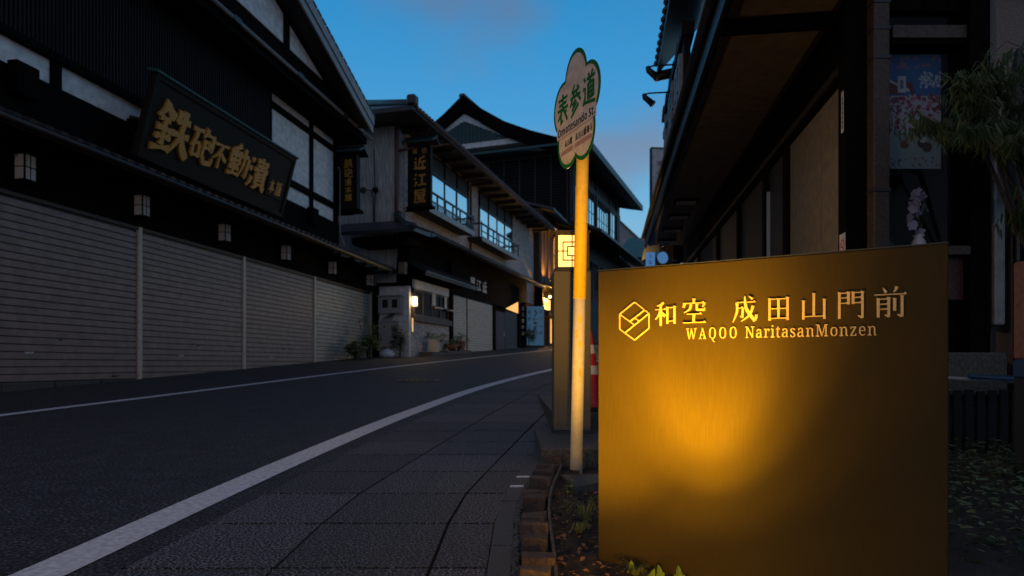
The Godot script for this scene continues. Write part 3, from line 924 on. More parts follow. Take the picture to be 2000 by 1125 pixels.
# ------------------------------------------------------------------ gate pillar with its lantern, traffic cone
func pillar():
	var y0 := EYE - 0.55
	var o := thing("gate_pillar", Transform3D(Basis.IDENTITY, V(0.478, y0, -5.55)), "speckled brown granite gate pillar behind the yellow pole", "pillar")
	obj("pillar_slab", bx(V(-0.146, 0.03, -0.15), V(-0.012, 1.29, 0.15), 0.004), mt.granite, o)
	obj("pillar_slab", bx(V(0.03, 0.03, -0.15), V(0.146, 1.29, 0.15), 0.004), mt.granite, o)
	obj("core", bx(V(-0.0118, 0.03, -0.14), V(0.0298, 1.288, 0.125)), mt.dark_metal, o)
	obj("base_course", bx(V(-0.15, 0, -0.154), V(0.15, 0.03, 0.154)), mt.dark_metal, o)
	for q in [[V(-0.115, 0.07, 0.1505), V(-0.036, 0.073, 0.152)], [V(-0.115, 0.33, 0.1505), V(-0.036, 0.333, 0.152)], [V(-0.115, 0.0732, 0.1505), V(-0.112, 0.3298, 0.152)], [V(-0.039, 0.0732, 0.1505), V(-0.036, 0.3298, 0.152)]]:
		obj("access_panel_edge", bx(q[0], q[1]), mt.dark_metal, o)
	var l := thing("lantern", Transform3D(Basis.IDENTITY, V(0.478, y0 + 1.29, -5.55)), "lit square lantern with a stepped lattice on the granite pillar", "lantern")
	var s := 0.136
	obj("lantern_base", bx(V(-s - 0.006, 0, -s - 0.006), V(s + 0.006, 0.022, s + 0.006), 0.003), mt.dark_wood, l)
	obj("lantern_top", bx(V(-s - 0.01, 0.305, -s - 0.01), V(s + 0.01, 0.325, s + 0.01), 0.003), mt.brown_wood, l)
	for sx in [-1.0, 1.0]:
		for sz in [-1.0, 1.0]:
			obj("corner_post", bx(V(sx * s, 0.022, sz * s), V(sx * (s - 0.026), 0.305, sz * (s - 0.026)), 0.002), mt.brown_wood, l)
	for f in 4:
		var R := Transform3D(Basis(Vector3.UP, f * PI / 2), Vector3.ZERO)
		var h := 0.11
		var fr := node("lattice", l, R)
		for q in [[-h, 0.022, h, 0.036], [-h, 0.288, h, 0.305]]:
			obj("rail", bx(V(q[0], q[1], s - 0.022), V(q[2], q[3], s - 0.002)), mt.brown_wood, fr)
		var c := 0.162
		for q in [[0.072, 0.076], [0.036, 0.036]]:
			var r: float = q[0]
			var t := 0.0045
			for b in [[-r, c - r - t, r, c - r + t], [-r, c + r - t, r, c + r + t], [-r - t, c - r - t, -r + t, c + r + t], [r - t, c - r - t, r + t, c + r + t]]:
				obj("bar", bx(V(b[0], b[1], s - 0.018), V(b[2], b[3], s - 0.009 + (0.0008 if b[2] - b[0] < 0.02 else 0.0))), mt.brown_wood, fr)
		for b in [[-h, c - 0.004, -0.036, c + 0.004], [0.036, c - 0.004, h, c + 0.004], [-0.004, 0.036, 0.004, c - 0.036], [-0.004, c + 0.036, 0.004, 0.288]]:
			obj("bar", bx(V(b[0], b[1], s - 0.016), V(b[2], b[3], s - 0.0105)), mt.brown_wood, fr)
	obj("paper_shade", bx(V(-s + 0.028, 0.03, -s + 0.028), V(s - 0.028, 0.3, s - 0.028)), mt.lantern_glow, l)
	var p := OmniLight3D.new()
	p.name = "lantern_bulb"
	l.add_child(p)
	p.position = V(0, 0.165, 0)
	p.light_color = Color(lin(1.0, 0.6, 0.2))
	p.light_energy = 1.1
	p.light_size = 0.1
	p.omni_range = 40.0
	p.omni_attenuation = 2.0
	p.shadow_enabled = true
	var t := thing("traffic_cone", Transform3D(Basis.IDENTITY, V(0.7, EYE - 0.42, -6.25)), "red traffic cone with two white bands behind the granite pillar", "traffic cone")
	obj("cone_base", bx(V(-0.19, 0, -0.19), V(0.19, 0.035, 0.19), 0.006), mt.rubber, t)
	obj("base_trim", bx(V(-0.17, 0.035, -0.17), V(0.17, 0.05, 0.17), 0.004), mt.cone_red, t)
	var R := func(y: float) -> float: return lerpf(0.135, 0.028, y / 0.68)
	var m := MB.new(true)
	m.lathe([Vector2(R.call(0.0), 0.05), Vector2(R.call(0.65), 0.7), Vector2(0.02, 0.73), Vector2(0, 0.73)], 28)
	obj("cone_body", m, mt.cone_red, t)
	for q in [[0.28, 0.36], [0.47, 0.55]]:
		var w := MB.new(true)
		w.lathe([Vector2(R.call(q[0]) + 0.002, q[0] + 0.05), Vector2(R.call(q[1]) + 0.002, q[1] + 0.05)], 28)
		obj("white_band", w, mt.cone_white, t)

# ------------------------------------------------------------------ shared building pieces
func slats(parent: Node, called: String, x0: float, x1: float, y0: float, y1: float, z: float, material: Material, pitch := 0.116) -> Node3D:
	var sh := node(called, parent, Transform3D(Basis.IDENTITY, V(x0, y0, z)))
	var w := x1 - x0
	obj("shutter_back", bx(V(0, 0, -0.05), V(w, y1 - y0, -0.022)), mt.dark_metal, sh)
	var m := bx(V(0.01, 0.004, -0.02), V(w - 0.01, pitch - 0.008, 0.0), 0.007).done()
	var y := 0.0
	while y + pitch <= y1 - y0 + 0.01:
		obj("slat", m, material, sh, Transform3D(Basis.IDENTITY, V(0, y, 0)))
		y += pitch
	return sh
func rect(parent: Node, called: String, material: Material, x0: float, x1: float, y0: float, y1: float, z0: float, z1: float, ch := 0.0) -> MeshInstance3D:
	return obj(called, bx(V(x0, y0, z0), V(x1, y1, z1), ch), material, parent)
# a sheet of round-ended eave tiles, joined: ridges running down a slope from (z0, y0) to (z1, y1)
func tiles(parent: Node, x0: float, x1: float, y0: float, z0: float, y1: float, z1: float, pitch := 0.27) -> Node:
	var m := MB.new()
	var x := x0 + pitch * 0.5
	var d := V(0, y1 - y0, z1 - z0)
	var up := V(0, d.z, -d.y).normalized()
	while x < x1:
		var a := V(x, y0, z0)
		var b := V(x, y1, z1)
		var l := [-0.075, -0.045, 0.045, 0.075]
		var h := [0.0, 0.05, 0.05, 0.0]
		for k in 3:
			m.quad(a + V(l[k], 0, 0) + up * h[k], b + V(l[k], 0, 0) + up * h[k], b + V(l[k + 1], 0, 0) + up * h[k + 1], a + V(l[k + 1], 0, 0) + up * h[k + 1])
		m.quad(b + V(l[0], 0, 0), b + V(l[3], 0, 0), b + V(l[2], 0, 0) + up * h[2], b + V(l[1], 0, 0) + up * h[1])
		x += pitch
	return stuff(obj("roof_tiles", m, mt.tile, parent))
func slope(parent: Node, called: String, material: Material, x0: float, x1: float, y0: float, z0: float, y1: float, z1: float, t: float) -> Node:
	var m := MB.new()
	m.hexa([V(x0, y0 - t, z0), V(x1, y0 - t, z0), V(x1, y1 - t, z1), V(x0, y1 - t, z1), V(x0, y0, z0), V(x1, y0, z0), V(x1, y1, z1), V(x0, y1, z1)])
	return obj(called, m, material, parent)
# a framed window with n panes and bars, its face at z
func window(parent: Node, x0: float, x1: float, y0: float, y1: float, z: float, n: int, frame_mat: Material, pane_mat: Material, mid := 0.0) -> Node3D:
	var w := node("window", parent)
	var t := 0.06
	rect(w, "frame", frame_mat, x0, x1, y0, y0 + t, z - 0.05, z + 0.03)
	rect(w, "frame", frame_mat, x0, x1, y1 - t, y1, z - 0.05, z + 0.03)
	rect(w, "frame", frame_mat, x0, x0 + t, y0 + t, y1 - t, z - 0.05, z + 0.028)
	rect(w, "frame", frame_mat, x1 - t, x1, y0 + t, y1 - t, z - 0.05, z + 0.028)
	var s := (x1 - x0 - t) / n
	for k in n:
		var a := x0 + t + s * k
		rect(w, "pane", pane_mat, a, a + s - t, y0 + t, y1 - t, z - 0.03, z - 0.015 + 0.006 * (k % 2))
		if k: rect(w, "mullion", frame_mat, a - t, a, y0 + t, y1 - t, z - 0.045, z + 0.022)
		if mid > 0.0: rect(w, "bar", frame_mat, a, a + s - t, y0 + (y1 - y0) * mid - 0.02, y0 + (y1 - y0) * mid + 0.02, z - 0.04, z + 0.01)
	return w

# ------------------------------------------------------------------ the pickle shop on the left
func pickle_shop():
	var at := frame(-7.1, 13.0, Vector2(0.17, 1.0), hill(13.0))
	var o := thing("pickle_shop", at, "black timber shop with brown roller shutters and a lattice upper floor", "building")
	var c := EYE - at.origin.y                          # adds to a height over the eye
	var bw: Material = mt.black_wood
	# ground floor
	rect(o, "wall", bw, -8.0, 11.85, -0.6, c + 3.6, -6.0, -0.2)
	for q in [[-3.66, -0.05, mt.shutter], [0.05, 3.53, mt.shutter], [3.63, 7.31, mt.shutter], [7.41, 11.8, mt.pale_shutter]]:
		var sh := slats(o, "shutter", q[0], q[1], c - 0.268, c + 2.62, 0.0, q[2])
		rect(sh, "lock", mt.dark_metal, (q[1] - q[0]) * 0.5, (q[1] - q[0]) * 0.5 + 0.04, 0.66, 0.7, 0.0005, 0.012)
		rect(sh, "sticker", mt.paper, (q[1] - q[0]) * 0.32, (q[1] - q[0]) * 0.32 + 0.16, 0.44, 0.465, 0.0005, 0.002)
		rect(sh, "handle", mt.dark_metal, (q[1] - q[0]) * 0.82, (q[1] - q[0]) * 0.82 + 0.16, 0.05, 0.075, 0.0005, 0.02)
	for u in [-3.71, 0.0, 3.58, 7.36, 11.85]:
		rect(o, "shutter_post", mt.shutter_post, u - 0.05, u + 0.05, -0.3, c + 2.62, -0.06, 0.035, 0.006)
	rect(o, "header", bw, -8.0, 11.95, c + 2.62, c + 3.42, -0.2, 0.06)
	rect(o, "shutter_hood", mt.brown_wood, -3.7, 11.8, c + 2.55, c + 2.618, 0.002, 0.03)
	var k := 0
	for u in [-4.6, -3.9, -2.95, -1.98, -1.0]:
		rect(o, "plinth_block", mt.stone, u + 0.006, u + 0.95, -0.5, -0.006 - 0.0004 * k, -0.15, 0.06, 0.01)
		k += 1
	# pent roof over the shutters
	slope(o, "pent_roof", bw, -8.0, 11.95, c + 3.72, 0.0, c + 3.38, 0.92, 0.07)
	rect(o, "eave_board", mt.dark_wood, -8.0, 11.95, c + 3.27, c + 3.36, 0.86, 0.9)
	obj("gutter", tb([V(-8, c + 3.33, 0.96), V(11.95, c + 3.33, 0.96)], 0.045, 8), mt.dark_metal, o)
	tiles(o, -8.0, 11.9, c + 3.74, 0.02, c + 3.4, 0.93)
	for u in range(-7, 12):
		rect(o, "rafter", bw, u + 0.3, u + 0.38, c + 3.2, c + 3.3, 0.06, 0.84)
	# upper wall
	rect(o, "upper_wall", bw, -8.0, 8.8, c + 3.55, c + 7.1, -6.0, -0.03)
	rect(o, "beam", bw, -8.0, 8.8, c + 3.75, c + 4.45, -0.03, 0.14)
	for u in [-2.75, -0.32, 2.0, 4.4, 6.8]:
		rect(o, "beam_end", bw, u - 0.2, u + 0.2, c + 4.02, c + 4.5, 0.14, 0.32, 0.01)
	for q in [[-8.0, -2.05], [-1.85, 4.7]]:
		rect(o, "plaster_panel", mt.plaster, q[0], q[1], c + 4.452, c + 4.9, -0.03, 0.0)
	rect(o, "post", bw, -2.05, -1.85, c + 4.452, c + 4.9, -0.03, 0.05)
	rect(o, "lattice_sill", bw, -8.0, 4.78, c + 4.9, c + 5.03, -0.03, 0.12)
	var lat := node("lattice", o)
	var sm := bx(V(-0.019, 0, 0), V(0.019, 2.2, 0.05), 0.004).done()
	var u0 := -5.2
	while u0 < 4.72:
		obj("slat", sm, mt.lattice, lat, Transform3D(Basis.IDENTITY, V(u0, c + 5.03, 0.03)))
		u0 += 0.077
	rect(lat, "backing", mt.ink, -8.0, 4.74, c + 5.03, c + 7.1, -0.03, -0.005)
	rect(o, "post", bw, 4.74, 4.8, c + 4.5, c + 7.1, -0.03, 0.07)
	for x in [[4.8, 7.02], [7.22, 8.66]]:
		for y in [[4.5, 4.9], [5.1, 6.7], [6.88, 7.12]]:
			rect(o, "plaster_panel", mt.plaster, x[0], x[1], c + y[0], c + y[1], -0.03, 0.0)
	for y in [[4.9, 5.1], [6.7, 6.88]]:
		rect(o, "cross_beam", bw, 4.8, 8.66, c + y[0], c + y[1], -0.03, 0.05)
	rect(o, "post", bw, 7.02, 7.22, c + 4.45, c + 7.12, -0.03, 0.046)
	rect(o, "post", bw, 8.66, 8.88, c + 3.6, c + 7.12, -0.2, 0.08)
	obj("conduit", tb([V(8.6, c + 6.2, 0.2), V(8.86, c + 6.2, 0.14), V(8.86, c + 4.2, 0.14), V(8.86, c + 3.75, 0.3)], 0.02, 6), mt.pipe_grey, o)
	# the gable that jettied out over the lattice
	rect(o, "jetty", bw, -8.0, 9.3, c + 7.1, c + 7.3, -6.0, 0.88)
	rect(o, "gable_wall", bw, -8.0, 8.9, c + 7.3, c + 7.8, -6.0, 0.9)
	obj("gutter", tb([V(-8, c + 7.32, 0.97), V(9.5, c + 7.32, 0.97)], 0.05, 8), mt.gutter, o)
	for u in [-5.0, -1.5, 1.55, 4.4, 7.2]:
		rect(o, "gutter_bracket", mt.dark_metal, u, u + 0.28, c + 7.26, c + 7.38, 0.9, 1.025)
	var R := func(u: float) -> float: return c + 8.08 - 0.33 * (u - 5.84)      # underside of the roof along the slope
	for q in [[-2.2, 0.6], [0.85, 3.88], [4.18, 6.1]]:
		var m := MB.new()
		var top1: float = R.call(q[1]) - 0.16
		m.prism(PackedVector2Array([Vector2(q[0], c + 7.86), Vector2(q[1], c + 7.86)] + ([Vector2(q[1], top1)] if top1 > c + 7.9 else []) + [Vector2(q[0], R.call(q[0]) - 0.16)]), 0.7, 0.87)
		obj("plaster_panel", m, mt.plaster, o)
	var gp := MB.new()
	gp.prism(PackedVector2Array([Vector2(-14, c + 7.8), Vector2(8.2, c + 7.8), Vector2(6.4, R.call(6.4) + 0.05), Vector2(-2.9, R.call(-2.9) + 0.05)]), -6.0, 0.84)
	obj("gable_wall", gp, bw, o)
	for u in [0.6, 3.88]:
		rect(o, "post", bw, u, u + 0.28, c + 7.802, R.call(u + 0.28) + 0.02, 0.84, 0.9)
	var roof := MB.new()
	roof.prism(PackedVector2Array([Vector2(8.3, R.call(8.3)), Vector2(8.3, R.call(8.3) + 0.32), Vector2(-3.0, R.call(-3.0) + 0.32), Vector2(-14.3, R.call(8.3) + 0.32), Vector2(-14.3, R.call(8.3)), Vector2(-3.0, R.call(-3.0))]), -6.5, 1.42)
	obj("roof", roof, mt.tile, o)
	for q in [[0.0, 0.2, 1.47], [0.23, 0.52, 1.5]]:      # two laps of the barge board
		var m := MB.new()
		m.prism(PackedVector2Array([Vector2(8.32, R.call(8.32) - 0.16 + q[0]), Vector2(8.32, R.call(8.32) - 0.16 + q[1]), Vector2(-3.0, R.call(-3.0) - 0.16 + q[1]), Vector2(-3.0, R.call(-3.0) - 0.16 + q[0])]), 1.421, q[2])
		obj("barge_board", m, mt.rake_board, o)
	var et := MB.new()
	u0 = -3.0
	while u0 < 8.3:
		et.T = Transform3D(Basis(Vector3.BACK, atan(-0.33)), V(u0, R.call(u0) + 0.33, 1.3))
		et.cbox(V(0, 0, -0.14), V(0.25, 0.07, 0.22), 0.02)
		u0 += 0.265
	stuff(obj("verge_tiles", et, mt.tile, o))
	# paper wall lanterns under the pent roof
	var ll := ["first white paper wall lantern from the left, at the photo's left edge", "white paper wall lantern above the first shutter post", "white paper wall lantern over the middle of the second shutter", "white paper wall lantern over the middle of the third shutter", "white paper wall lantern over the start of the pale shutter", "last white paper wall lantern, beside the shop's far corner"]
	k = 0
	for u in [-2.66, -0.14, 2.52, 5.33, 8.24, 11.33]:
		var l := thing("wall_lantern", at * Transform3D(Basis.IDENTITY, V(u, c + 2.78, 0.06)), ll[k], "wall lantern", "paper lanterns along the shutters")
		rect(l, "shade", mt.paper, -0.105, 0.105, 0.015, 0.385, 0.03, 0.2)
		for sx in [-1.0, 1.0]:
			rect(l, "frame_post", bw, sx * 0.108, sx * 0.094, 0.0, 0.4, 0.185, 0.21)
			rect(l, "frame_post", bw, sx * 0.108, sx * 0.094, 0.0, 0.4, 0.0, 0.03)
			rect(l, "cross_bar", bw, sx * 0.109, sx * 0.104, 0.192, 0.206, 0.03, 0.185)
		rect(l, "frame_top", bw, -0.112, 0.112, 0.385, 0.412, 0.0, 0.214)
		rect(l, "frame_foot", bw, -0.112, 0.112, -0.014, 0.015, 0.0, 0.214)
		rect(l, "cross_bar", bw, -0.094, 0.094, 0.192, 0.206, 0.197, 0.206)
		rect(l, "cross_bar", bw, -0.007, 0.007, 0.015, 0.385, 0.196, 0.204)
		k += 1
	billboard(at, c)
	projecting_sign(at * Transform3D(Basis(V(0, 0, 1), V(0, 1, 0), V(-1, 0, 0)), V(8.92, c + 4.95, 0.06)), 0.62, 1.75, 0.3, ["鉄", "砲", "漬", "本", "舗"], [], 0.28, "roofed hanging signboard with gold characters, left of the grey stained wall")

func billboard(at: Transform3D, c: float):
	var tilt := atan2(0.4, 1.44)
	var o := thing("signboard", at * Transform3D(Basis(Vector3.RIGHT, tilt), V(-0.88, c + 3.68, 0.62)), "huge dark leaning signboard with carved gold characters", "signboard")
	var w := 5.11
	var h := 1.5
	obj("board", bx(V(0, 0, -0.12), V(w, h, 0), 0.015), mt.board_dark, o)
	for q in [[0, w, 0, 0.09], [0, w, h - 0.09, h - 0.002], [0.001, 0.1, 0.09, h - 0.09], [w - 0.1, w - 0.001, 0.09, h - 0.09]]:
		rect(o, "frame_strip", mt.board_dark, q[0], q[1], q[2], q[3], 0.0005, 0.035, 0.006)
	rect(o, "copper_cap", mt.copper_green, -0.04, w + 0.04, h, h + 0.05, -0.16, 0.07, 0.015)
	for q in [["鉄", 0.2, 1.18, 0.24, 1.18], ["砲", 1.2, 1.97, 0.36, 1.06], ["不", 1.92, 2.45, 0.42, 0.96], ["動", 2.48, 3.24, 0.42, 1.1], ["漬", 3.24, 4.04, 0.34, 1.08]]:
		var m := MB.new()
		glyph(m, q[0], Vector2(q[1], q[3]), q[2] - q[1], q[4] - q[3], 0.05, "brush", 0.92)
		obj("gold_character", m, mt.gold, o)
	var pl := obj("plaque", bx(V(4.14, 0.36, 0.0005), V(4.84, 0.84, 0.03), 0.006), mt.board_dark, o)
	var x := 4.2
	for ch in ["本", "舗"]:
		var m := MB.new()
		m.T.origin = V(0, 0, 0.03)
		glyph(m, ch, Vector2(x, 0.43), 0.23, 0.34, 0.012, "brush", 0.8)
		obj("gold_character", m, mt.gold, pl)
		x += 0.3
	for u in [0.5, 2.5, 4.5]:
		rect(o, "stay", mt.dark_metal, u, u + 0.06, 0.7, 0.76, -0.75, -0.121)
		rect(o, "foot", mt.black_wood, u - 0.05, u + 0.1, -0.3, 0.1, -0.3, -0.121)

# a sign that stands out from a facade; x runs out from the wall, z towards the viewer
func projecting_sign(at: Transform3D, w: float, h: float, t: float, chars: Array, head: Array, size: float, label: String):
	var o := thing("hanging_sign", at, label, "signboard")
	var bd: Material = mt.board_dark
	obj("board", bx(V(0, 0, -t), V(w, h, 0), 0.01), bd, o)
	for x in [0.0, w - 0.05]:
		rect(o, "side_frame", mt.black_wood, x, x + 0.05, 0.0, h, 0.0005, 0.03)
	rect(o, "foot_moulding", mt.black_wood, -0.06, w + 0.1, -0.1, -0.001, -t - 0.05, 0.06, 0.01)
	rect(o, "wall_arm", mt.black_wood, -0.3, w * 0.7, -0.16, -0.102, -t * 0.7, -t * 0.4)
	var y := h - 0.16
	if head.size():
		for k in 2:
			var m := MB.new()
			m.T.origin = V(0, 0, 0.0005)
			glyph(m, head[k], Vector2(w * (0.2 + 0.42 * k), y - 0.2), w * 0.22, 0.2, 0.015, "brush", 0.9)
			obj("gold_character", m, mt.gold, o)
		y -= 0.3
	for ch in chars:
		var m := MB.new()
		m.T.origin = V(0, 0, 0.0005)
		var s: float = size * (1.0 if chars.size() < 4 or ch in ["鉄", "砲"] else 0.78)
		glyph(m, ch, Vector2((w - s) * 0.5 + 0.03, y - s), s, s * 1.02, 0.02, "brush", 0.95)
		obj("gold_character", m, mt.gold, o)
		y -= s * 1.12 if chars.size() > 3 else s * 1.22
	for s in [-1.0, 1.0]:
		var m := MB.new()
		var zc := -t * 0.5
		m.hexa([V(-0.15, h + 0.02, zc + s * (t * 0.5 + 0.22)), V(w + 0.2, h + 0.02, zc + s * (t * 0.5 + 0.22)), V(w + 0.2, h + 0.2, zc + s * 0.001), V(-0.15, h + 0.2, zc + s * 0.001),
			V(-0.15, h + 0.07, zc + s * (t * 0.5 + 0.22)), V(w + 0.2, h + 0.07, zc + s * (t * 0.5 + 0.22)), V(w + 0.2, h + 0.26, zc + s * 0.001), V(-0.15, h + 0.26, zc + s * 0.001)])
		obj("roof_slope", m, mt.copper_green if s > 0 else mt.tile, o)
	rect(o, "roof_ridge", mt.tile, -0.17, w + 0.22, h + 0.24, h + 0.3, -t * 0.5 - 0.05, -t * 0.5 + 0.05)

# ------------------------------------------------------------------ the restaurant behind it
func restaurant():
	var at := frame(-3.75, 24.7, Vector2(0.287, 1.0), hill(24.7))
	var o := thing("restaurant", at, "two-storey plaster restaurant with balconied windows and a tiled eave", "building")
	var c := EYE - at.origin.y
	var bw: Material = mt.black_wood
	# upper floor
	rect(o, "upper_wall", mt.grey_plaster, 0.0, 20.3, c + 3.9, c + 8.7, -8.0, -0.47)
	rect(o, "side_wall", mt.stained_plaster, -0.04, -0.001, c + 2.9, c + 8.68, -8.0, -0.471)
	for q in [[1.6, 7.55, 4], [9.2, 15.05, 4]]:
		rect(o, "panelling", mt.dark_wood, q[0], q[1], c + 7.86, c + 8.62, -0.469, -0.42)
		for k in 5:
			rect(o, "batten", bw, lerpf(q[0], q[1], k / 4.0) - 0.05, lerpf(q[0], q[1], k / 4.0) + 0.05, c + 7.86, c + 8.62, -0.4195, -0.39)
		window(o, q[0], q[1], c + 6.05, c + 7.86, -0.41, q[2], mt.dark_metal, mt.mirror_pane)
	rect(o, "wall_strip", mt.pipe_grey, 0.0, 0.28, c + 4.2, c + 8.8, -0.469, -0.44)
	for q in [[1.3, 6.5], [7.6, 14.1]]:
		var b := node("balcony", o)
		rect(b, "floor", mt.dark_wood, q[0], q[1], c + 5.86, c + 6.0, -0.468, 0.25)
		rect(b, "fascia", mt.pipe_grey, q[0], q[1], c + 5.8, c + 6.02, 0.2502, 0.28)
		rect(b, "top_rail", mt.dark_metal, q[0], q[1], c + 6.58, c + 6.65, 0.19, 0.26)
		rect(b, "middle_rail", mt.dark_metal, q[0], q[1], c + 6.26, c + 6.3, 0.205, 0.245)
		for z in [[-0.468, 0.19]]:
			for x in [q[0], q[1] - 0.06]:
				rect(b, "end_rail", mt.dark_metal, x, x + 0.06, c + 6.58, c + 6.65, z[0], z[1])
		var n := int((q[1] - q[0]) / 0.86)
		for k in n + 1:
			var x := lerpf(q[0] + 0.04, q[1] - 0.04, k / float(n))
			rect(b, "post", mt.dark_metal, x - 0.035, x + 0.035, c + 6.02, c + (6.72 if k == 0 or k == n else 6.58), 0.2, 0.252)
		if q[0] < 2.0:
			for k in 34:
				var x := lerpf(q[0] + 0.1, q[1] - 0.1, k / 33.0)
				rect(b, "baluster", mt.dark_metal, x - 0.02, x + 0.02, c + 6.02, c + 6.26, 0.212, 0.238)
	obj("downpipe", tb([V(7.85, c + 8.7, 0.4), V(7.85, c + 8.55, -0.38), V(7.85, c + 5.3, -0.38), V(8.3, c + 5.2, -0.38), V(8.3, c + 4.9, -0.3)], 0.05, 8), mt.dark_metal, o)
	obj("corner_pipe", tb([V(-0.1, c + 8.75, -0.42), V(-0.1, c + 4.7, -0.42)], 0.075, 10), mt.pipe_red, o)
	obj("gutter_arm", tb([V(-0.1, c + 7.75, -0.42), V(2.4, c + 8.7, 0.66)], 0.05, 8), mt.pipe_red, o)
	obj("wall_cable", tb([V(-0.06, c + 7.9, -1.35), V(-0.06, c + 6.0, -1.3), V(-0.06, c + 4.9, -1.34)], 0.018, 6), mt.dark_metal, o)
	# hipped roof
	var r := MB.new()
	var e := [V(-1.3, c + 8.85, 0.75), V(20.8, c + 8.85, 0.75), V(20.8, c + 8.85, -8.6), V(-1.3, c + 8.85, -8.6)]
	var p := [V(4.0, c + 11.2, -3.9), V(16.0, c + 11.0, -3.9)]
	var dn := V(0, -0.16, 0)
	for a in [[e[0], e[1], p[1], p[0]], [e[1], e[2], p[1]], [e[2], e[3], p[0], p[1]], [e[3], e[0], p[0]]]:
		r.out(a.duplicate(), V(10, c + 8, -3.9))
	r.out([e[0] + dn, e[1] + dn, e[2] + dn, e[3] + dn], V(10, c + 10, -3.9))
	for k in 4:
		r.out([e[k], e[(k + 1) % 4], e[(k + 1) % 4] + dn, e[k] + dn], V(10, c + 8.8, -3.9))
	obj("roof", r, mt.tile, o)
	var hr := MB.new(true)
	hr.tube([e[0] + V(0, 0.06, 0), e[0].lerp(p[0], 0.5) + V(0, 0.1, 0), p[0] + V(0, 0.15, 0)], 0.13, 8)
	hr.tube([p[0] + V(0, 0.15, 0), p[1] + V(0, 0.15, 0)], 0.18, 8)
	obj("hip_ridge", hr, mt.tile, o)
	obj("ridge_end", bx(V(-1.4, c + 8.85, 0.55), V(-1.05, c + 9.2, 0.88), 0.05), mt.tile, o)
	var et := MB.new()
	for k in 80:
		var x := -1.0 + k * 0.272
		et.T.origin = V(x, c + 8.86, 0.0)
		et.cbox(V(-0.07, -0.03, 0.4), V(0.07, 0.07, 0.84), 0.03)
	stuff(obj("eave_tiles", et, mt.tile, o))
	obj("gutter", tb([V(-1.2, c + 8.72, 0.86), V(20.7, c + 8.72, 0.86)], 0.06, 8), mt.pipe_red, o)
	for k in 16:
		var x := 0.4 + k * 1.3
		rect(o, "rafter", mt.dark_wood, x, x + 0.12, c + 8.56, c + 8.68, -0.46, 0.6)
	# lower eave with its corner
	slope(o, "lower_eave", mt.tile, 0.0, 17.6, c + 5.25, -0.46, c + 4.72, 0.92, 0.14)
	tiles(o, 0.1, 17.6, c + 5.27, -0.45, c + 4.74, 0.93)
	obj("gutter", tb([V(0.3, c + 4.62, 0.98), V(17.5, c + 4.7, 0.98)], 0.05, 8), mt.dark_metal, o)
	var cr := MB.new()
	cr.hexa([V(-1.5, c + 4.5, -2.6), V(0, c + 5.1, -2.6), V(0, c + 5.1, -0.4), V(-1.5, c + 4.5, 0.9), V(-1.5, c + 4.62, -2.6), V(0, c + 5.24, -2.6), V(0, c + 5.24, -0.4), V(-1.5, c + 4.62, 0.9)])
	cr.hexa([V(-1.5, c + 4.5, 0.9), V(0, c + 5.1, -0.4), V(0.0, c + 4.56, 0.9), V(-0.5, c + 4.52, 0.9), V(-1.5, c + 4.62, 0.9), V(0, c + 5.24, -0.4), V(0.0, c + 4.72, 0.9), V(-0.5, c + 4.66, 0.9)])
	obj("corner_roof", cr, mt.tile, o)
	var rt := MB.new(true)
	rt.tube([V(-1.5, c + 4.68, 0.9), V(-0.7, c + 4.95, 0.2), V(0, c + 5.35, -0.4)], 0.11, 8)
	obj("hip_ridge", rt, mt.tile, o)
	obj("ridge_end", bx(V(-0.25, c + 5.2, -0.5), V(0.25, c + 5.55, -0.2), 0.06), mt.tile, o)
	rect(o, "corner_beam", bw, -1.2, -0.05, c + 4.2, c + 4.45, -1.6, 0.5)
	# ground floor
	rect(o, "lower_wall", bw, 0.12, 17.0, -0.3, c + 4.92, -6.0, -0.05)
	rect(o, "white_pier", mt.plaster, 0.0, 0.119, -0.3, c + 2.85, -1.15, 0.04)
	rect(o, "pier_cap", bw, -0.06, 0.16, c + 2.85, c + 2.98, -1.25, 0.08)
	rect(o, "side_wall", mt.plaster, -0.02, -0.001, -0.3, c + 2.85, -1.15, 0.038)
	slope(o, "small_eave", mt.tile, 0.2, 5.8, c + 3.75, -0.05, c + 3.42, 0.62, 0.08)
	tiles(o, 0.3, 5.8, c + 3.77, -0.03, c + 3.44, 0.64, 0.24)
	rect(o, "eave_board", mt.brown_wood, 0.2, 5.8, c + 3.26, c + 3.34, 0.54, 0.58)
	rect(o, "white_board", mt.white_board, 0.46, 3.95, c + 2.82, c + 3.14, -0.049, 0.03)
	window(o, 0.46, 4.0, c + 1.82, c + 2.8, -0.02, 4, mt.brown_wood, mt.dark_pane)
	rect(o, "notice", mt.paper, 2.2, 2.55, c + 2.32, c + 2.8, 0.012, 0.02)
	rect(o, "notice", mt.paper, 3.5, 3.75, c + 2.3, c + 2.8, 0.012, 0.02)
	for x in [2.4, 3.7]: rect(o, "shelf", mt.paper, x, x + 0.5, c + 2.22, c + 2.27, 0.031, 0.2)
	rect(o, "sill", mt.brown_wood, 0.4, 4.1, c + 1.6, c + 1.82, -0.049, 0.12, 0.01)
	rect(o, "wainscot", mt.grey_plaster, 0.2, 4.1, -0.3, c + 1.6, -0.049, 0.0)
	rect(o, "post", bw, 4.05, 4.3, -0.3, c + 4.4, -0.049, 0.1)
	slats(o, "shutter", 4.32, 6.14, c + 0.28, c + 3.0, 0.02, mt.pale_shutter)
	slats(o, "shutter", 6.22, 10.0, c + 0.4, c + 3.0, 0.02, mt.pale_shutter)
	rect(o, "shutter_post", mt.dark_metal, 6.14, 6.22, -0.3, c + 3.0, -0.03, 0.05)
	rect(o, "header", bw, 4.3, 15.0, c + 3.0, c + 4.4, -0.049, 0.06)
	var x0 := 6.5
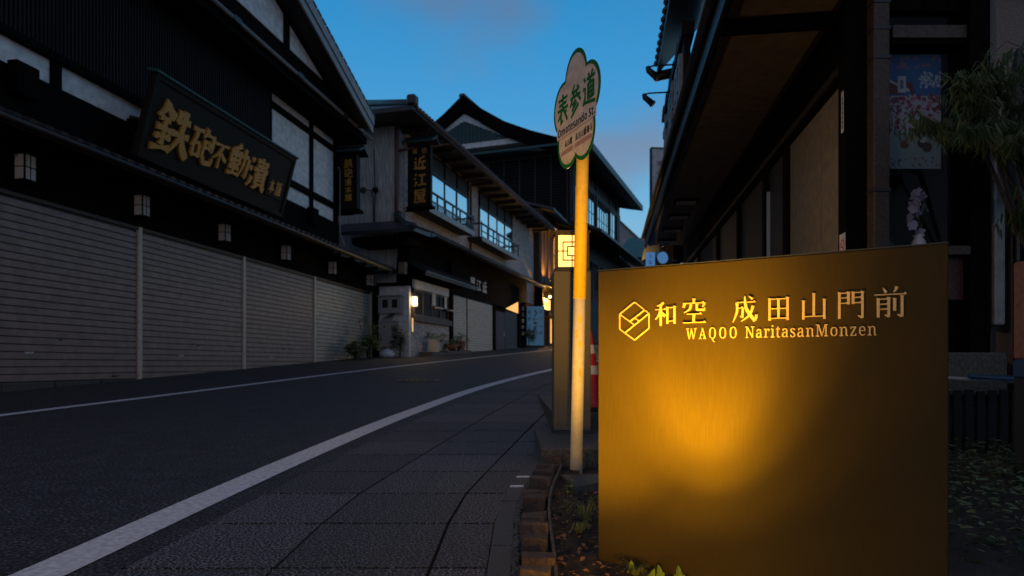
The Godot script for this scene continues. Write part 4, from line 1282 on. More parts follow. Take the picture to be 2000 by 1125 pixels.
	for ch in ["屋", "江", "近"]:
		var m := MB.new()
		m.T.origin = V(0, 0, 0.0605)
		glyph(m, ch, Vector2(x0, c + 3.45), 0.62, 0.55, 0.03, "brush", 1.0)
		obj("white_character", m, mt.white_board, o)
		x0 += 0.86
	rect(o, "post", bw, 10.0, 10.3, 0.0, c + 3.0, -0.049, 0.1)
	var dr := rect(o, "door", mt.red_panel, 10.3, 12.1, 0.1, c + 2.75, -0.049, 0.03)
	rect(dr, "handle", mt.steel, 11.9, 11.95, c + 1.5, c + 1.75, 0.0305, 0.06)
	var dp := rect(o, "door", mt.brown_wood, 12.15, 14.6, c + 1.0, c + 2.85, -0.049, 0.03)
	rect(dp, "kick_board", mt.stone, 12.15, 14.6, c + 0.5, c + 0.999, -0.049, 0.06)
	obj("lamplit_wall_patch", _lamplit_patch(c), mt.shop_glow, o)  # wall lit by sign lamps; that amber light is put in as emission
	rect(o, "post", bw, 14.62, 15.2, 0.0, c + 4.4, -0.049, 0.12)
	projecting_sign(at * Transform3D(Basis(V(0, 0, 1), V(0, 1, 0), V(-1, 0, 0)), V(0.62, c + 5.86, -0.3)), 0.9, 2.3, 0.2, ["近", "江", "屋"], ["成", "田"], 0.5, "tall hanging signboard with three gold characters beside the red drainpipe")
	# on the side wall
	var mb := thing("meter_box", at * Transform3D(Basis(V(0, 0, 1), V(0, 1, 0), V(-1, 0, 0)), V(-0.021, c + 1.85, -1.1)), "grey meter box with two dark glass windows on the white pier", "meter box")
	obj("case", bx(V(0, 0, 0), V(0.92, 0.62, 0.2), 0.012), mt.box_paint, mb)
	rect(mb, "hood", mt.box_paint, -0.03, 0.95, 0.62, 0.66, 0.0, 0.26, 0.008)
	for x in [0.17, 0.55]: rect(mb, "meter_window", mt.pane, x, x + 0.22, 0.2, 0.5, 0.2002, 0.206)
	var cb := thing("cable_box", at * Transform3D(Basis(V(0, 0, 1), V(0, 1, 0), V(-1, 0, 0)), V(-0.021, c + 0.62, -1.06)), "pale grey locked cable box below the meter box", "cable box")
	obj("case", bx(V(0, 0, 0), V(0.68, 0.92, 0.24), 0.015), mt.box_paint, cb)
	rect(cb, "lid", mt.box_paint, -0.02, 0.7, 0.921, 0.95, 0.0, 0.28, 0.008)
	rect(cb, "keyhole", mt.dark_metal, 0.2, 0.26, 0.72, 0.78, 0.2402, 0.25)
	rect(cb, "warning_sticker", mt.red_sign, 0.5, 0.54, 0.62, 0.8, 0.2402, 0.242)
	rect(cb, "rust_streak", mt.rust, 0.06, 0.1, 0.2, 0.45, 0.2402, 0.2415)
	for k in 4:
		obj("cable", tb([V(0.1 + k * 0.1, 0.95, 0.1), V(0.12 + k * 0.12, 1.05, 0.14), V(0.3 + k * 0.06, 1.14, 0.1), V(0.45 + k * 0.05, 1.24, 0.08)], 0.014, 5), mt.dark_metal, cb)
	var wl := thing("gooseneck_lamp", at * Transform3D(Basis.IDENTITY, V(-0.06, c + 5.2, -1.36)), "small unlit gooseneck lamp with twin heads on the grey stained wall", "wall lamp")
	obj("neck", tb([V(0, -0.4, 0), V(-0.05, 0.9, 0.02), V(-0.12, 1.15, -0.05), V(-0.2, 1.2, -0.25)], 0.025, 8), mt.dark_metal, wl)
	for q in [[V(-0.2, 1.2, -0.3), mt.steel], [V(-0.12, 1.2, 0.15), mt.dark_metal]]:
		var m := MB.new(true)
		m.lathe([Vector2(0.12, -0.1), Vector2(0.1, 0.0), Vector2(0.04, 0.1), Vector2(0, 0.1)], 16)
		obj("lamp_head", m, mt.dark_metal, wl, Transform3D(Basis(Vector3.BACK, -0.7), q[0]))
		var b := MB.new(true)
		b.lathe([Vector2(0, -0.08), Vector2(0.1, -0.075), Vector2(0.1, -0.06)], 16)
		obj("reflector", b, q[1], wl, Transform3D(Basis(Vector3.BACK, -0.7), q[0]))
	# lit lamp and lit strip by the window
	var wl2 := thing("wall_lamp", at * Transform3D(Basis.IDENTITY, V(0.3, c + 2.12, 0.0)), "small lit box lamp on the corner beside the white pier", "wall lamp")
	rect(wl2, "bracket", mt.dark_metal, -0.04, 0.04, 0.0, 0.4, -0.04, 0.04)
	rect(wl2, "lamp_glass", mt.lamp_glow, -0.1, 0.1, 0.02, 0.36, 0.041, 0.18)
	rect(wl2, "lamp_cap", mt.dark_metal, -0.12, 0.12, 0.361, 0.39, 0.03, 0.2)
	_omni(wl2, V(0, 0.19, 0.11), lin(1, 0.66, 0.3), 0.8, 0.08)
	var st := thing("lit_nameplate", at * Transform3D(Basis.IDENTITY, V(0.28, c + 1.2, 0.0)), "narrow amber-lit upright nameplate under the small box lamp", "nameplate")
	rect(st, "backing", mt.dark_metal, -0.07, 0.07, -0.03, 0.53, -0.04, 0.03)
	rect(st, "lit_face", mt.strip_glow, -0.05, 0.05, 0.0, 0.5, 0.031, 0.045)
	var ul := thing("wall_lantern", at * Transform3D(Basis.IDENTITY, V(-0.25, c + 3.25, -0.1)), "dim brown box lantern above the white pier", "wall lantern")
	rect(ul, "shade", mt.blind, -0.12, 0.12, 0.0, 0.42, -0.12, 0.12)
	rect(ul, "cap", bw, -0.15, 0.15, 0.421, 0.46, -0.15, 0.15)
	rect(ul, "hanger", bw, -0.02, 0.02, 0.461, 1.1, -0.02, 0.02)
	# planter ledge and pots
	var lg := thing("planter_ledge", Transform3D(at.basis, at.origin), "low stone ledge carrying pots under the restaurant window", "ledge")
	for k in 3:
		obj("ledge_stone", bx(V(0.9 + k * 1.5, -0.2, 0.05), V(2.38 + k * 1.5, 0.2 + k * 0.07, 0.55), 0.02), mt.stone, lg)
	for q in [[1.7, 0.2, 0.36, mt.white_pot, "white square pot with a clipped green bush on the stone ledge", 0.5], [4.6, 0.34, 0.3, mt.clay, "clay pot with a green bush in front of the pale shutter", 0.42]]:
		var t := thing("potted_bush", at * Transform3D(Basis.IDENTITY, V(q[0], q[1], 0.32)), q[4], "potted plant")
		var m := MB.new()
		m.lathe([Vector2(0, 0), Vector2(q[2] * 0.52, 0), Vector2(q[2] * 0.7, q[2] * 1.1), Vector2(q[2] * 0.76, q[2] * 1.1), Vector2(q[2] * 0.76, q[2] * 1.25), Vector2(q[2] * 0.6, q[2] * 1.25), Vector2(0, q[2] * 1.1)], 4 if q[3] == mt.white_pot else 16, PI / 4)
		obj("pot", m, q[3], t)
		bush(t, V(0, q[2] * 1.3 + 0.1, 0), V(q[5], 0.24, q[5]), 420, 0.085, mt.leaf_mid, 5 + int(q[0]))
	var low := thing("potted_bush", at * Transform3D(Basis.IDENTITY, V(3.6, 0.34, 0.3)), "low dark plant in a brown bowl between the two pots", "potted plant")
	var bm := MB.new(true)
	bm.lathe([Vector2(0, 0), Vector2(0.16, 0), Vector2(0.3, 0.2), Vector2(0.26, 0.2), Vector2(0, 0.15)], 16)
	obj("pot", bm, mt.clay, low)
	bush(low, V(0, 0.3, 0), V(0.4, 0.2, 0.35), 260, 0.1, mt.leaf_dark, 31)

func _lamplit_patch(c: float) -> MB:
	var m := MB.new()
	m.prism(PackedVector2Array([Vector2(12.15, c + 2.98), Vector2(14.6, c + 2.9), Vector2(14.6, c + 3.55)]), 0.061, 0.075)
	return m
func _omni(parent: Node, at: Vector3, color: Color, energy: float, size: float) -> OmniLight3D:
	var p := OmniLight3D.new()
	p.name = "bulb"
	parent.add_child(p)
	p.position = at
	p.light_color = color
	p.light_energy = energy
	p.light_size = size
	p.omni_range = 40.0
	p.omni_attenuation = 2.0
	p.shadow_enabled = true
	return p
# many small leaves through an ellipsoid, in clumps
func bush(parent: Node, at: Vector3, half: Vector3, n: int, size: float, material: Material, seed_: int, droop := 0.0):
	var rng := RandomNumberGenerator.new()
	rng.seed = seed_
	var lm := MB.new()
	leaf(lm, 1.0, 0.42)
	var where: Array[Transform3D] = []
	var clumps: Array[Vector3] = []
	for k in maxi(5, n / 40):
		var v := Vector3(rng.randfn(), rng.randfn(), rng.randfn()).normalized() * pow(rng.randf(), 0.45)
		clumps.append(v * 0.85)
	for k in n:
		var q: Vector3 = clumps[rng.randi() % clumps.size()] + Vector3(rng.randfn(), rng.randfn(), rng.randfn()) * 0.16
		var b := Basis.from_euler(V(rng.randf_range(-0.9, 0.6) - droop, rng.randf() * TAU, rng.randf_range(-0.5, 0.5) - droop))
		where.append(Transform3D(b.scaled(Vector3.ONE * size * rng.randf_range(0.6, 1.15)), at + q * half))
	stuff(scatter("leaves", lm.done(), material, where, parent))

# ------------------------------------------------------------------ farther along the left side
func grill():
	var at := frame(-3.75, 24.7, Vector2(0.287, 1.0), hill(24.7)) * Transform3D(Basis.IDENTITY, V(20.5, 0.9, 0))
	var o := thing("grill_house", at, "brown-walled eatery lit amber from its entrance, past the restaurant", "building")
	var c := EYE - at.origin.y
	rect(o, "upper_wall", mt.brown_wood, 0.0, 9.0, c + 5.0, c + 10.2, -6.0, -0.1)
	for k in 9: rect(o, "batten", mt.brown_wood, 0.2 + k, 0.34 + k, c + 5.2, c + 10.0, -0.0995, -0.05)
	slope(o, "roof", mt.tile, -0.3, 9.3, c + 11.2, -3.0, c + 10.1, 0.9, 0.16)
	slope(o, "pent_roof", mt.tile, -0.3, 9.2, c + 5.4, -0.1, c + 4.9, 1.3, 0.12)
	slope(o, "awning", mt.white_board, 0.8, 5.0, c + 9.5, -0.05, c + 8.9, 0.9, 0.03)
	rect(o, "lower_wall", mt.dark_wood, 3.2, 9.0, -0.5, c + 5.0, -6.0, -0.2)
	rect(o, "inner_wall", mt.brown_wood, 0.0, 3.2, -0.5, c + 5.0, -6.0, -1.6)
	rect(o, "shop_window", mt.shop_glow, 0.5, 2.9, c + 1.2, c + 2.9, -1.599, -1.55)
	rect(o, "shop_window", mt.shop_glow, 3.5, 6.5, c + 1.5, c + 3.2, -0.199, -0.15)
	for x in [0.45, 1.28, 2.1, 2.9]: rect(o, "window_bar", mt.dark_wood, x, x + 0.09, c + 1.2, c + 2.95, -1.549, -1.5)
	for y in [2.0, 2.92]: rect(o, "window_bar", mt.dark_wood, 0.45, 2.99, c + y, c + y + 0.09, -1.549, -1.505)
	rect(o, "post", mt.black_wood, -0.3, 0.0, -0.5, c + 5.0, -0.4, 0.15)
	rect(o, "beam", mt.dark_wood, 0.0, 9.0, c + 3.2, c + 3.4, -0.19, 0.5)
	rect(o, "lit_signboard", mt.bright_shop_glow, 0.4, 2.6, c + 3.75, c + 4.4, -0.19, 0.0)
	for q in [[0.75, 0.08], [1.45, -0.12], [2.1, 0.1]]:
		var m := MB.new()
		glyph(m, ["山", "本", "天"][int(q[0] * 1.4) % 3], Vector2(q[0] - 0.2, c + 3.85), 0.42, 0.45, 0.02, "brush")
		obj("dark_character", m, mt.ink, o, Transform3D(Basis.IDENTITY, V(0, 0, 0.0005)))
	for x in [0.9, 2.6, 4.4]:
		var l := thing("wall_washer", at * Transform3D(Basis.IDENTITY, V(x, c + 5.42, 0.5)), "small uplight on the pent roof washing the brown wall, %s" % ["the one nearest the restaurant", "the middle one", "the far one"][[0.9, 2.6, 4.4].find(x)], "spotlight", "uplights on the brown wall")
		obj("housing", tb([V(0, -0.2, 0.02), V(0, 0.0, 0), V(0, 0.1, -0.06)], 0.06, 10), mt.dark_metal, l)
		obj("lamp_glass", tb([V(0, 0.102, -0.061), V(0, 0.11, -0.064)], 0.05, 10), mt.spot_glow, l)
		var s := SpotLight3D.new()
		s.name = "wash_beam"
		l.add_child(s)
		s.position = V(0, 0.13, -0.08)
		s.basis = Basis.looking_at(V(0.05, 1, -0.42).normalized(), Vector3.BACK)
		s.light_color = lin(1.0, 0.5, 0.1)
		s.light_energy = 24.0 if x < 1.0 else 12.0
		s.spot_angle = 42.0
		s.spot_angle_attenuation = 1.0
		s.spot_range = 30.0
		s.spot_attenuation = 2.0
		s.light_size = 0.05
		s.shadow_enabled = true
	for q in [[1.6, 3.0, "round red paper lantern hung under the eatery's eave"], [4.2, 3.1, "second round red paper lantern, farther along the eatery's eave"]]:
		var t := thing("red_lantern", at * Transform3D(Basis.IDENTITY, V(q[0], c + q[1], 0.9)), q[2], "paper lantern")
		var m := MB.new(true)
		var prof := []
		for k in 13:
			var a := PI * k / 12.0
			prof.append(Vector2(0.3 * sin(a) * (1.0 - 0.05 * (k % 2)) + 0.06, 0.42 - 0.42 * cos(a)))
		m.lathe(prof, 18)
		obj("paper_body", m, mt.red_lantern_glow, t)
		rect(t, "top_ring", mt.ink, -0.12, 0.12, 0.84, 0.9, -0.12, 0.12)
		rect(t, "cord", mt.ink, -0.012, 0.012, 0.9, 1.95, -0.012, 0.012)
	var e := thing("entrance_lamp", at * Transform3D(Basis.IDENTITY, V(1.0, c + 4.4, 0.35)), "bare amber bulb lighting the eatery's entrance from under its eave", "lamp")
	rect(e, "stem", mt.ink, -0.02, 0.02, 0.16, 0.75, -0.02, 0.02)
	var b := MB.new(true)
	b.lathe([Vector2(0, 0), Vector2(0.09, 0.04), Vector2(0.11, 0.1), Vector2(0.06, 0.16), Vector2(0, 0.17)], 14)
	obj("bulb_glass", b, mt.bulb_glow, e)
	_omni(e, V(0, 0.09, 0), lin(1.0, 0.52, 0.12), 8.0, 0.1)
	# upright signs by the kerb
	var p := ground_at(1.38, 41.0)
	var s := thing("standing_sign", Transform3D(Basis(Vector3.UP, -0.12), p), "tall pale blue standing sign with dark upright lettering outside the eatery", "sign")
	rect(s, "panel", mt.standing_sign_light, -0.54, 0.54, 0.1, 2.45, -0.06, 0.0)
	rect(s, "frame", mt.dark_metal, -0.58, -0.541, 0.0, 2.5, -0.08, 0.03)
	rect(s, "frame", mt.dark_metal, 0.541, 0.58, 0.0, 2.5, -0.08, 0.03)
	rect(s, "foot", mt.dark_metal, -0.6, 0.6, -0.1, 0.099, -0.3, 0.3)
	var y := 2.3
	for ch in ["う", "な", "ぎ"]:
		var m := MB.new()
		glyph(m, ch, Vector2(-0.16, y - 0.46), 0.34, 0.42, 0.006, "brush", 0.9)
		obj("character", m, mt.ink, s)
		y -= 0.48
	for q in [[0.24, ["天", "ぷ", "ら", "本"], 0.22], [-0.46, ["成", "田", "山"], 0.22]]:
		y = 2.25
		for ch in q[1]:
			var m := MB.new()
			glyph(m, ch, Vector2(q[0], y - 0.26), q[2], 0.25, 0.005, "gothic", 0.8)
			obj("character", m, mt.ink, s)
			y -= 0.42
	var n := thing("narrow_signboard", Transform3D(Basis.IDENTITY, ground_at(0.62, 39.6)), "narrow dark upright signboard with white lettering left of the pale blue sign", "sign")
	rect(n, "board", mt.black_wood, -0.16, 0.16, -0.1, 2.6, -0.05, 0.0)
	y = 2.4
	for ch in ["近", "江", "屋", "本", "山"]:
		var m := MB.new()
		glyph(m, ch, Vector2(-0.1, y - 0.24), 0.2, 0.24, 0.006, "gothic")
		obj("character", m, mt.white_board, n)
		y -= 0.36
	var sh := thing("leafy_plant", Transform3D(Basis.IDENTITY, ground_at(0.98, 40.2)), "bushy plant in front of the pale blue standing sign", "plant")
	obj("stem", tb([V(0, -0.1, 0), V(0.03, 0.5, 0)], 0.03, 6), mt.bark, sh)
	bush(sh, V(0, 0.75, 0), V(0.45, 0.6, 0.4), 420, 0.16, mt.leaf_olive, 77)

func inn():
	var at := frame(4.43, 50.0, Vector2(0.375, 1.0), hill(50.0))
	var o := thing("old_inn", at, "three-storey dark timber inn with a curved gable and white lattice triangle", "building")
	var c := EYE - at.origin.y
	var zc := -8.1
	rect(o, "wall", mt.dark_wood, 0.0, 17.0, -1.0, c + 15.9, -16.0, 0.0)
	var curve := [[1.9, 15.6], [0.6, 15.85], [-0.9, 16.2], [-2.7, 16.85], [-4.7, 17.75], [-6.5, 18.9], [-8.1, 20.15]]
	var roof := MB.new()
	for k in curve.size() - 1:
		for s in [1.0, -1.0]:
			var z0: float = curve[k][0] if s > 0 else 2 * zc - curve[k][0]
			var z1: float = curve[k + 1][0] if s > 0 else 2 * zc - curve[k + 1][0]
			var y0: float = c + curve[k][1]
			var y1: float = c + curve[k + 1][1]
			roof.hexa([V(-1.5, y0 - 0.5, z0), V(19, y0 - 0.5, z0), V(19, y1 - 0.5, z1), V(-1.5, y1 - 0.5, z1), V(-1.5, y0, z0), V(19, y0, z0), V(19, y1, z1), V(-1.5, y1, z1)])
	obj("roof", roof, mt.tile, o)
	var verge := MB.new()
	for k in range(1, curve.size() - 1):
		for s in [1.0, -1.0]:
			var z0: float = curve[k][0] if s > 0 else 2 * zc - curve[k][0]
			var z1: float = curve[k + 1][0] if s > 0 else 2 * zc - curve[k + 1][0]
			verge.hexa([V(-1.65, c + curve[k][1] - 1.0, z0), V(-1.501, c + curve[k][1] - 1.0, z0), V(-1.501, c + curve[k + 1][1] - 1.0, z1), V(-1.65, c + curve[k + 1][1] - 1.0, z1),
				V(-1.65, c + curve[k][1] + 0.12, z0), V(-1.501, c + curve[k][1] + 0.12, z0), V(-1.501, c + curve[k + 1][1] + 0.12, z1), V(-1.65, c + curve[k + 1][1] + 0.12, z1)])
	obj("barge_board", verge, mt.black_wood, o)
	obj("ridge_tile", bx(V(-1.8, c + 20.05, zc - 0.25), V(19, c + 20.35, zc + 0.25), 0.08), mt.tile, o)
	var face := Transform3D(Basis(V(0, 0, 1), V(0, 1, 0), V(-1, 0, 0)), V(0, 0, 0))     # the gable end, x along +z
	var gp := MB.new()
	gp.prism(PackedVector2Array([Vector2(-14.6, c + 16.3), Vector2(-1.6, c + 16.3), Vector2(-3.4, c + 16.5), Vector2(-5.5, c + 17.4), Vector2(zc, c + 18.95), Vector2(-10.7, c + 17.4), Vector2(-12.8, c + 16.5)]), -0.1, 1.3)
	obj("gable_plaster", gp, mt.plaster, o, face)
	var lp := node("lattice", o, face)
	var tri := MB.new()
	tri.prism(PackedVector2Array([Vector2(-11.7, c + 16.7), Vector2(-4.5, c + 16.7), Vector2(zc, c + 18.4)]), 1.301, 1.34)
	obj("lattice_panel", tri, mt.ink, lp)
	for k in 9:
		var y := 16.78 + k * 0.18
		var h := 3.5 * (18.38 - y) / 1.66
		rect(lp, "bar", mt.copper_green, zc - h, zc + h, c + y, c + y + 0.07, 1.3405, 1.4)
	for k in 21:
		var x := zc - 3.2 + k * 0.32
		var t := 16.72 + 1.64 * (1.0 - absf(x - zc) / 3.55)
		rect(lp, "bar", mt.copper_green, x - 0.035, x + 0.035, c + 16.72, c + t, 1.3405, 1.39)
	slope(o, "skirt_roof", mt.copper_green, -1.6, 0.0, c + 15.7, 0.0, c + 15.7, 0.0, 0.1)
	var sk := MB.new()
	sk.hexa([V(-1.7, c + 15.65, 1.6), V(-1.7, c + 15.65, -17.5), V(0, c + 16.1, -17.5), V(0, c + 16.1, 1.6), V(-1.7, c + 15.8, 1.6), V(-1.7, c + 15.8, -17.5), V(0, c + 16.27, -17.5), V(0, c + 16.27, 1.6)])
	obj("skirt_roof", sk, mt.copper_green, o)
	# louvred end wall
	var lv := node("louvre", o, face)
	rect(lv, "backing", mt.black_wood, -6.6, -0.3, c + 9.2, c + 15.4, 0.001, 0.05)
	for k in 30: rect(lv, "slat", mt.lattice, -6.6, -0.3, c + 9.3 + k * 0.2, c + 9.42 + k * 0.2, 0.0505, 0.13)
	for k in 6: rect(lv, "upright", mt.dark_wood, -6.6 + k * 1.24, -6.5 + k * 1.24, c + 9.2, c + 15.4, 0.1305, 0.18)
	var w := node("window", o, face)
	rect(w, "frame", mt.black_wood, -7.9, -6.75, c + 12.5, c + 14.4, 0.001, 0.1)
	rect(w, "pane", mt.mirror_pane, -7.75, -6.9, c + 12.65, c + 14.25, 0.1005, 0.11)
	rect(o, "corner_post", mt.dark_wood, -0.15, 0.15, -1.0, c + 16.0, -0.15, 0.12)
	# street front
	for q in [[0.6, 3.4, 2], [3.9, 6.6, 3], [7.6, 11.9, 5], [12.5, 14.6, 2]]:
		window(o, q[0], q[1], c + 11.1, c + 13.9, 0.03, q[2], mt.dark_metal, mt.mirror_pane, 0.42)
	rect(o, "window_head", mt.brown_wood, 0.3, 16.8, c + 13.9, c + 14.3, 0.0005, 0.1)
	rect(o, "window_sill", mt.brown_wood, 0.3, 16.8, c + 10.75, c + 11.05, 0.0005, 0.25)
	for x in [3.5, 7.0, 12.1, 15.2]: rect(o, "post", mt.brown_wood, x, x + 0.3, c + 10.8, c + 15.8, 0.0008, 0.14)
	for k in 24: rect(o, "rafter", mt.dark_wood, 0.3 + k * 0.75, 0.45 + k * 0.75, c + 15.25, c + 15.4, 0.0, 1.7)
	slope(o, "pent_roof", mt.tile, -0.5, 24.0, c + 10.7, 0.0, c + 9.7, 2.3, 0.2)
	rect(o, "lower_wall", mt.dark_wood, 17.0, 24.0, -1.0, c + 10.4, -10.0, -0.2)
	for q in [[1.0, 4.0], [5.0, 8.0], [9.0, 13.0]]:
		window(o, q[0], q[1], c + 5.2, c + 8.4, 0.03, 3, mt.dark_metal, mt.pane)
	rect(o, "lit_notice", mt.window_glow, 1.6, 2.4, c + 6.2, c + 8.0, 0.05, 0.08)
	var rs := thing("red_shop_sign", at * Transform3D(Basis.IDENTITY, V(14.5, c + 7.0, 1.2)), "small red signboard hanging under the inn's eave", "sign")
	rect(rs, "board", mt.red_sign, -0.8, 0.8, 0.0, 0.75, -0.08, 0.0)
	rect(rs, "arm", mt.dark_metal, -0.05, 0.05, 0.751, 2.9, -0.06, -0.02)
	# the houses that close the street
	var h := thing("green_roofed_house", Transform3D(Basis.IDENTITY, ground_at(17.5, 78.0)), "distant house with a wide teal roof at the end of the street", "house")
	var d := EYE - h.position.y
	rect(h, "wall", mt.grey_plaster, -4.6, 9.0, -2.0, d + 12.5, -6.0, -0.9)
	var m := MB.new()
	m.hexa([V(-5.6, d + 12.2, 0.4), V(9.8, d + 12.2, 0.4), V(9.8, d + 12.2, -7.4), V(-5.6, d + 12.2, -7.4), V(-3.6, d + 15.1, -3.4), V(8.0, d + 15.1, -3.4), V(8.0, d + 15.1, -3.6), V(-3.6, d + 15.1, -3.6)])
	obj("roof", m, mt.teal_roof, h)
	rect(h, "eave_board", mt.dark_wood, -5.4, 9.6, d + 11.9, d + 12.19, -0.4, 0.2)
	for x in [-3.5, 0.0, 3.0, 6.0]:
		window(h, x, x + 1.6, d + 9.0, d + 11.2, -0.87, 2, mt.dark_metal, mt.pane)
	var g := thing("grey_gabled_house", Transform3D(Basis.IDENTITY, ground_at(12.9, 92.0)), "distant grey gable end between the inn and the teal roof", "house")
	d = EYE - g.position.y
	m = MB.new()
	m.prism(PackedVector2Array([Vector2(-4.2, -2), Vector2(4.2, -2), Vector2(4.2, d + 16.8), Vector2(0, d + 20.7), Vector2(-4.2, d + 16.8)]), -8.0, 0.0)
	obj("wall", m, mt.grey_plaster, g)
	m = MB.new()
	m.prism(PackedVector2Array([Vector2(4.5, d + 16.55), Vector2(4.5, d + 16.75), Vector2(0, d + 20.95), Vector2(-4.5, d + 16.75), Vector2(-4.5, d + 16.55), Vector2(0, d + 20.75)]), -8.2, 0.3)
	obj("roof", m, mt.pipe_grey, g)
	window(g, -1.4, 0.4, d + 14.0, d + 15.8, 0.03, 2, mt.dark_metal, mt.pane)

# ------------------------------------------------------------------ the shop on the right
func corner_shop():
	var at := frame(2.589, 5.25, Vector2(-0.139, -1.0), hill(5.25))
	var o := thing("corner_shop", at, "dark timber corner shop with a deep canopy and a display window", "building")
	var c := EYE - at.origin.y
	var bw: Material = mt.black_wood
	var inv := at.affine_inverse()
	# a box given by world x, height over the eye, and distance
	var E := func(called: String, m: Material, x0: float, x1: float, v0: float, v1: float, d0: float, d1: float, ch := 0.0, parent: Node = o) -> MeshInstance3D:
		var b := MB.new()
		b.T = inv
		if ch > 0.0: b.cbox(V(x0, EYE + v0, -d1), V(x1, EYE + v1, -d0), ch)
		else: b.box(V(x0, EYE + v0, -d1), V(x1, EYE + v1, -d0))
		return obj(called, b, m, parent)
	# street side (x away is negative)
	rect(o, "corner_post", bw, -0.18, 0.0, -0.3, c + 4.6, -0.14, 0.02, 0.008)
	rect(o, "header", bw, -11.4, -0.18, c + 2.26, c + 2.86, -0.3, 0.0)
	rect(o, "header_rail", mt.dark_wood, -11.4, -0.18, c + 2.3, c + 2.36, 0.0005, 0.035)
	for q in [[-0.77, -0.185, mt.blind], [-1.8, -0.785, mt.blind], [-2.75, -1.95, mt.dark_wood], [-4.4, -2.9, mt.dark_wood], [-6.2, -4.55, mt.brown_wood], [-8.6, -6.4, mt.dark_wood], [-11.2, -8.8, mt.brown_wood]]:
		rect(o, "shop_panel", q[2], q[0], q[1], -0.3, c + 2.255, -0.08, -0.03)
	for x in [-1.95, -2.9, -4.55, -6.4, -8.8, -11.4]:
		rect(o, "post", bw, x + 0.003, x + 0.147, -0.3, c + 2.26, -0.2, 0.01)
	rect(o, "door_pull", mt.steel, -2.72, -2.68, c + 1.2, c + 2.0, -0.0295, 0.0)
	rect(o, "street_wall", bw, -11.4, -0.18, c + 2.86, c + 4.4, -3.5, -0.05)
	rect(o, "back_wall", bw, -11.4, -0.2, -0.3, c + 4.4, -3.5, -3.2)
	rect(o, "far_wall", bw, -11.4, -11.2, -0.3, c + 4.4, -3.2, -0.2)
	# notices
	var ps := rect(o, "poster", mt.ink, -0.32, -0.22, c + 1.25, c + 2.02, -0.0295, -0.027)
	rect(ps, "print", mt.red_panel, -0.315, -0.225, c + 1.62, c + 1.95, -0.0265, -0.026)
	rect(ps, "print", mt.gold, -0.315, -0.225, c + 1.38, c + 1.52, -0.0265, -0.026)
	rect(ps, "print", mt.petal, -0.31, -0.23, c + 1.53, c + 1.61, -0.0265, -0.026)
	var sk := rect(o, "sticker", mt.sign_face, -0.1, -0.045, c + 1.81, c + 2.13, 0.0205, 0.022)
	for k in 7: rect(sk, "print", mt.ink, -0.083, -0.062, c + 1.84 + k * 0.037, c + 1.865 + k * 0.037, 0.0222, 0.0226)
	var ns := rect(o, "no_smoking_sign", mt.white_board, -0.135, -0.005, c + 0.72, c + 1.02, 0.0205, 0.023)
	var rg := MB.new()
	var cc := V(-0.07, c + 0.92, 0.0232)
	for k in 28:
		var a := TAU * k / 28
		var b := TAU * (k + 1) / 28
		rg.hexa([cc + V(cos(a), sin(a), 0) * 0.043, cc + V(cos(b), sin(b), 0) * 0.043, cc + V(cos(b), sin(b), 0) * 0.056, cc + V(cos(a), sin(a), 0) * 0.056,
			cc + V(cos(a) * 0.043, sin(a) * 0.043, 0.0008), cc + V(cos(b) * 0.043, sin(b) * 0.043, 0.0008), cc + V(cos(b) * 0.056, sin(b) * 0.056, 0.0008), cc + V(cos(a) * 0.056, sin(a) * 0.056, 0.0008)])
	obj("red_ring", rg, mt.red_sign, ns)
	var sl := MB.new()
	sl.T = Transform3D(Basis(Vector3.BACK, -PI / 4), cc)
	sl.box(V(-0.045, -0.006, 0.0002), V(0.045, 0.006, 0.0012))
	obj("red_slash", sl, mt.red_sign, ns)
	var cg := MB.new()
	cg.box(cc + V(-0.034, -0.008, 0.0), cc + V(0.022, 0.002, 0.0001))
	cg.box(cc + V(0.02, 0.008, 0.0), cc + V(0.026, 0.026, 0.0001))
	obj("cigarette", cg, mt.ink, ns)
	# canopy
	rect(o, "canopy", bw, -11.2, 0.3, c + 2.9, c + 3.08, 0.001, 0.9)
	rect(o, "soffit", mt.soffit_wood, -11.1, 0.3, c + 2.85, c + 2.8995, 0.001, 0.86)
	rect(o, "fascia", mt.dark_metal, -11.2, 0.3, c + 2.8, c + 3.12, 0.9005, 0.94)
	obj("gutter", tb([V(-11.2, c + 3.04, 0.985), V(0.3, c + 3.04, 0.985)], 0.045, 8), mt.dark_metal, o)
	rect(o, "soffit_trim", mt.brown_wood, -11.1, 0.3, c + 2.835, c + 2.8495, 0.78, 0.86)
	rect(o, "soffit_trim", mt.brown_wood, -11.1, 0.3, c + 2.835, c + 2.8495, 0.001, 0.05)
	rect(o, "canopy_beam", bw, -0.34, -0.24, c + 2.74, c + 2.834, 0.0, 0.9, 0.004)
	for d in [11.8, 13.0, 14.3, 15.6]:
		var x: float = -(d - 5.25) * 1.0096
		var dl := node("downlight", o)
		rect(dl, "frame", bw, x - 0.16, x + 0.16, c + 2.81, c + 2.8495, 0.28, 0.68)
		rect(dl, "diffuser", mt.paper, x - 0.13, x + 0.13, c + 2.805, c + 2.8095, 0.31, 0.65)
	# over the canopy: wall, signboard and eave
	rect(o, "upper_wall", bw, -6.2, 0.0, c + 3.08, c + 5.5, -3.4, 0.3)
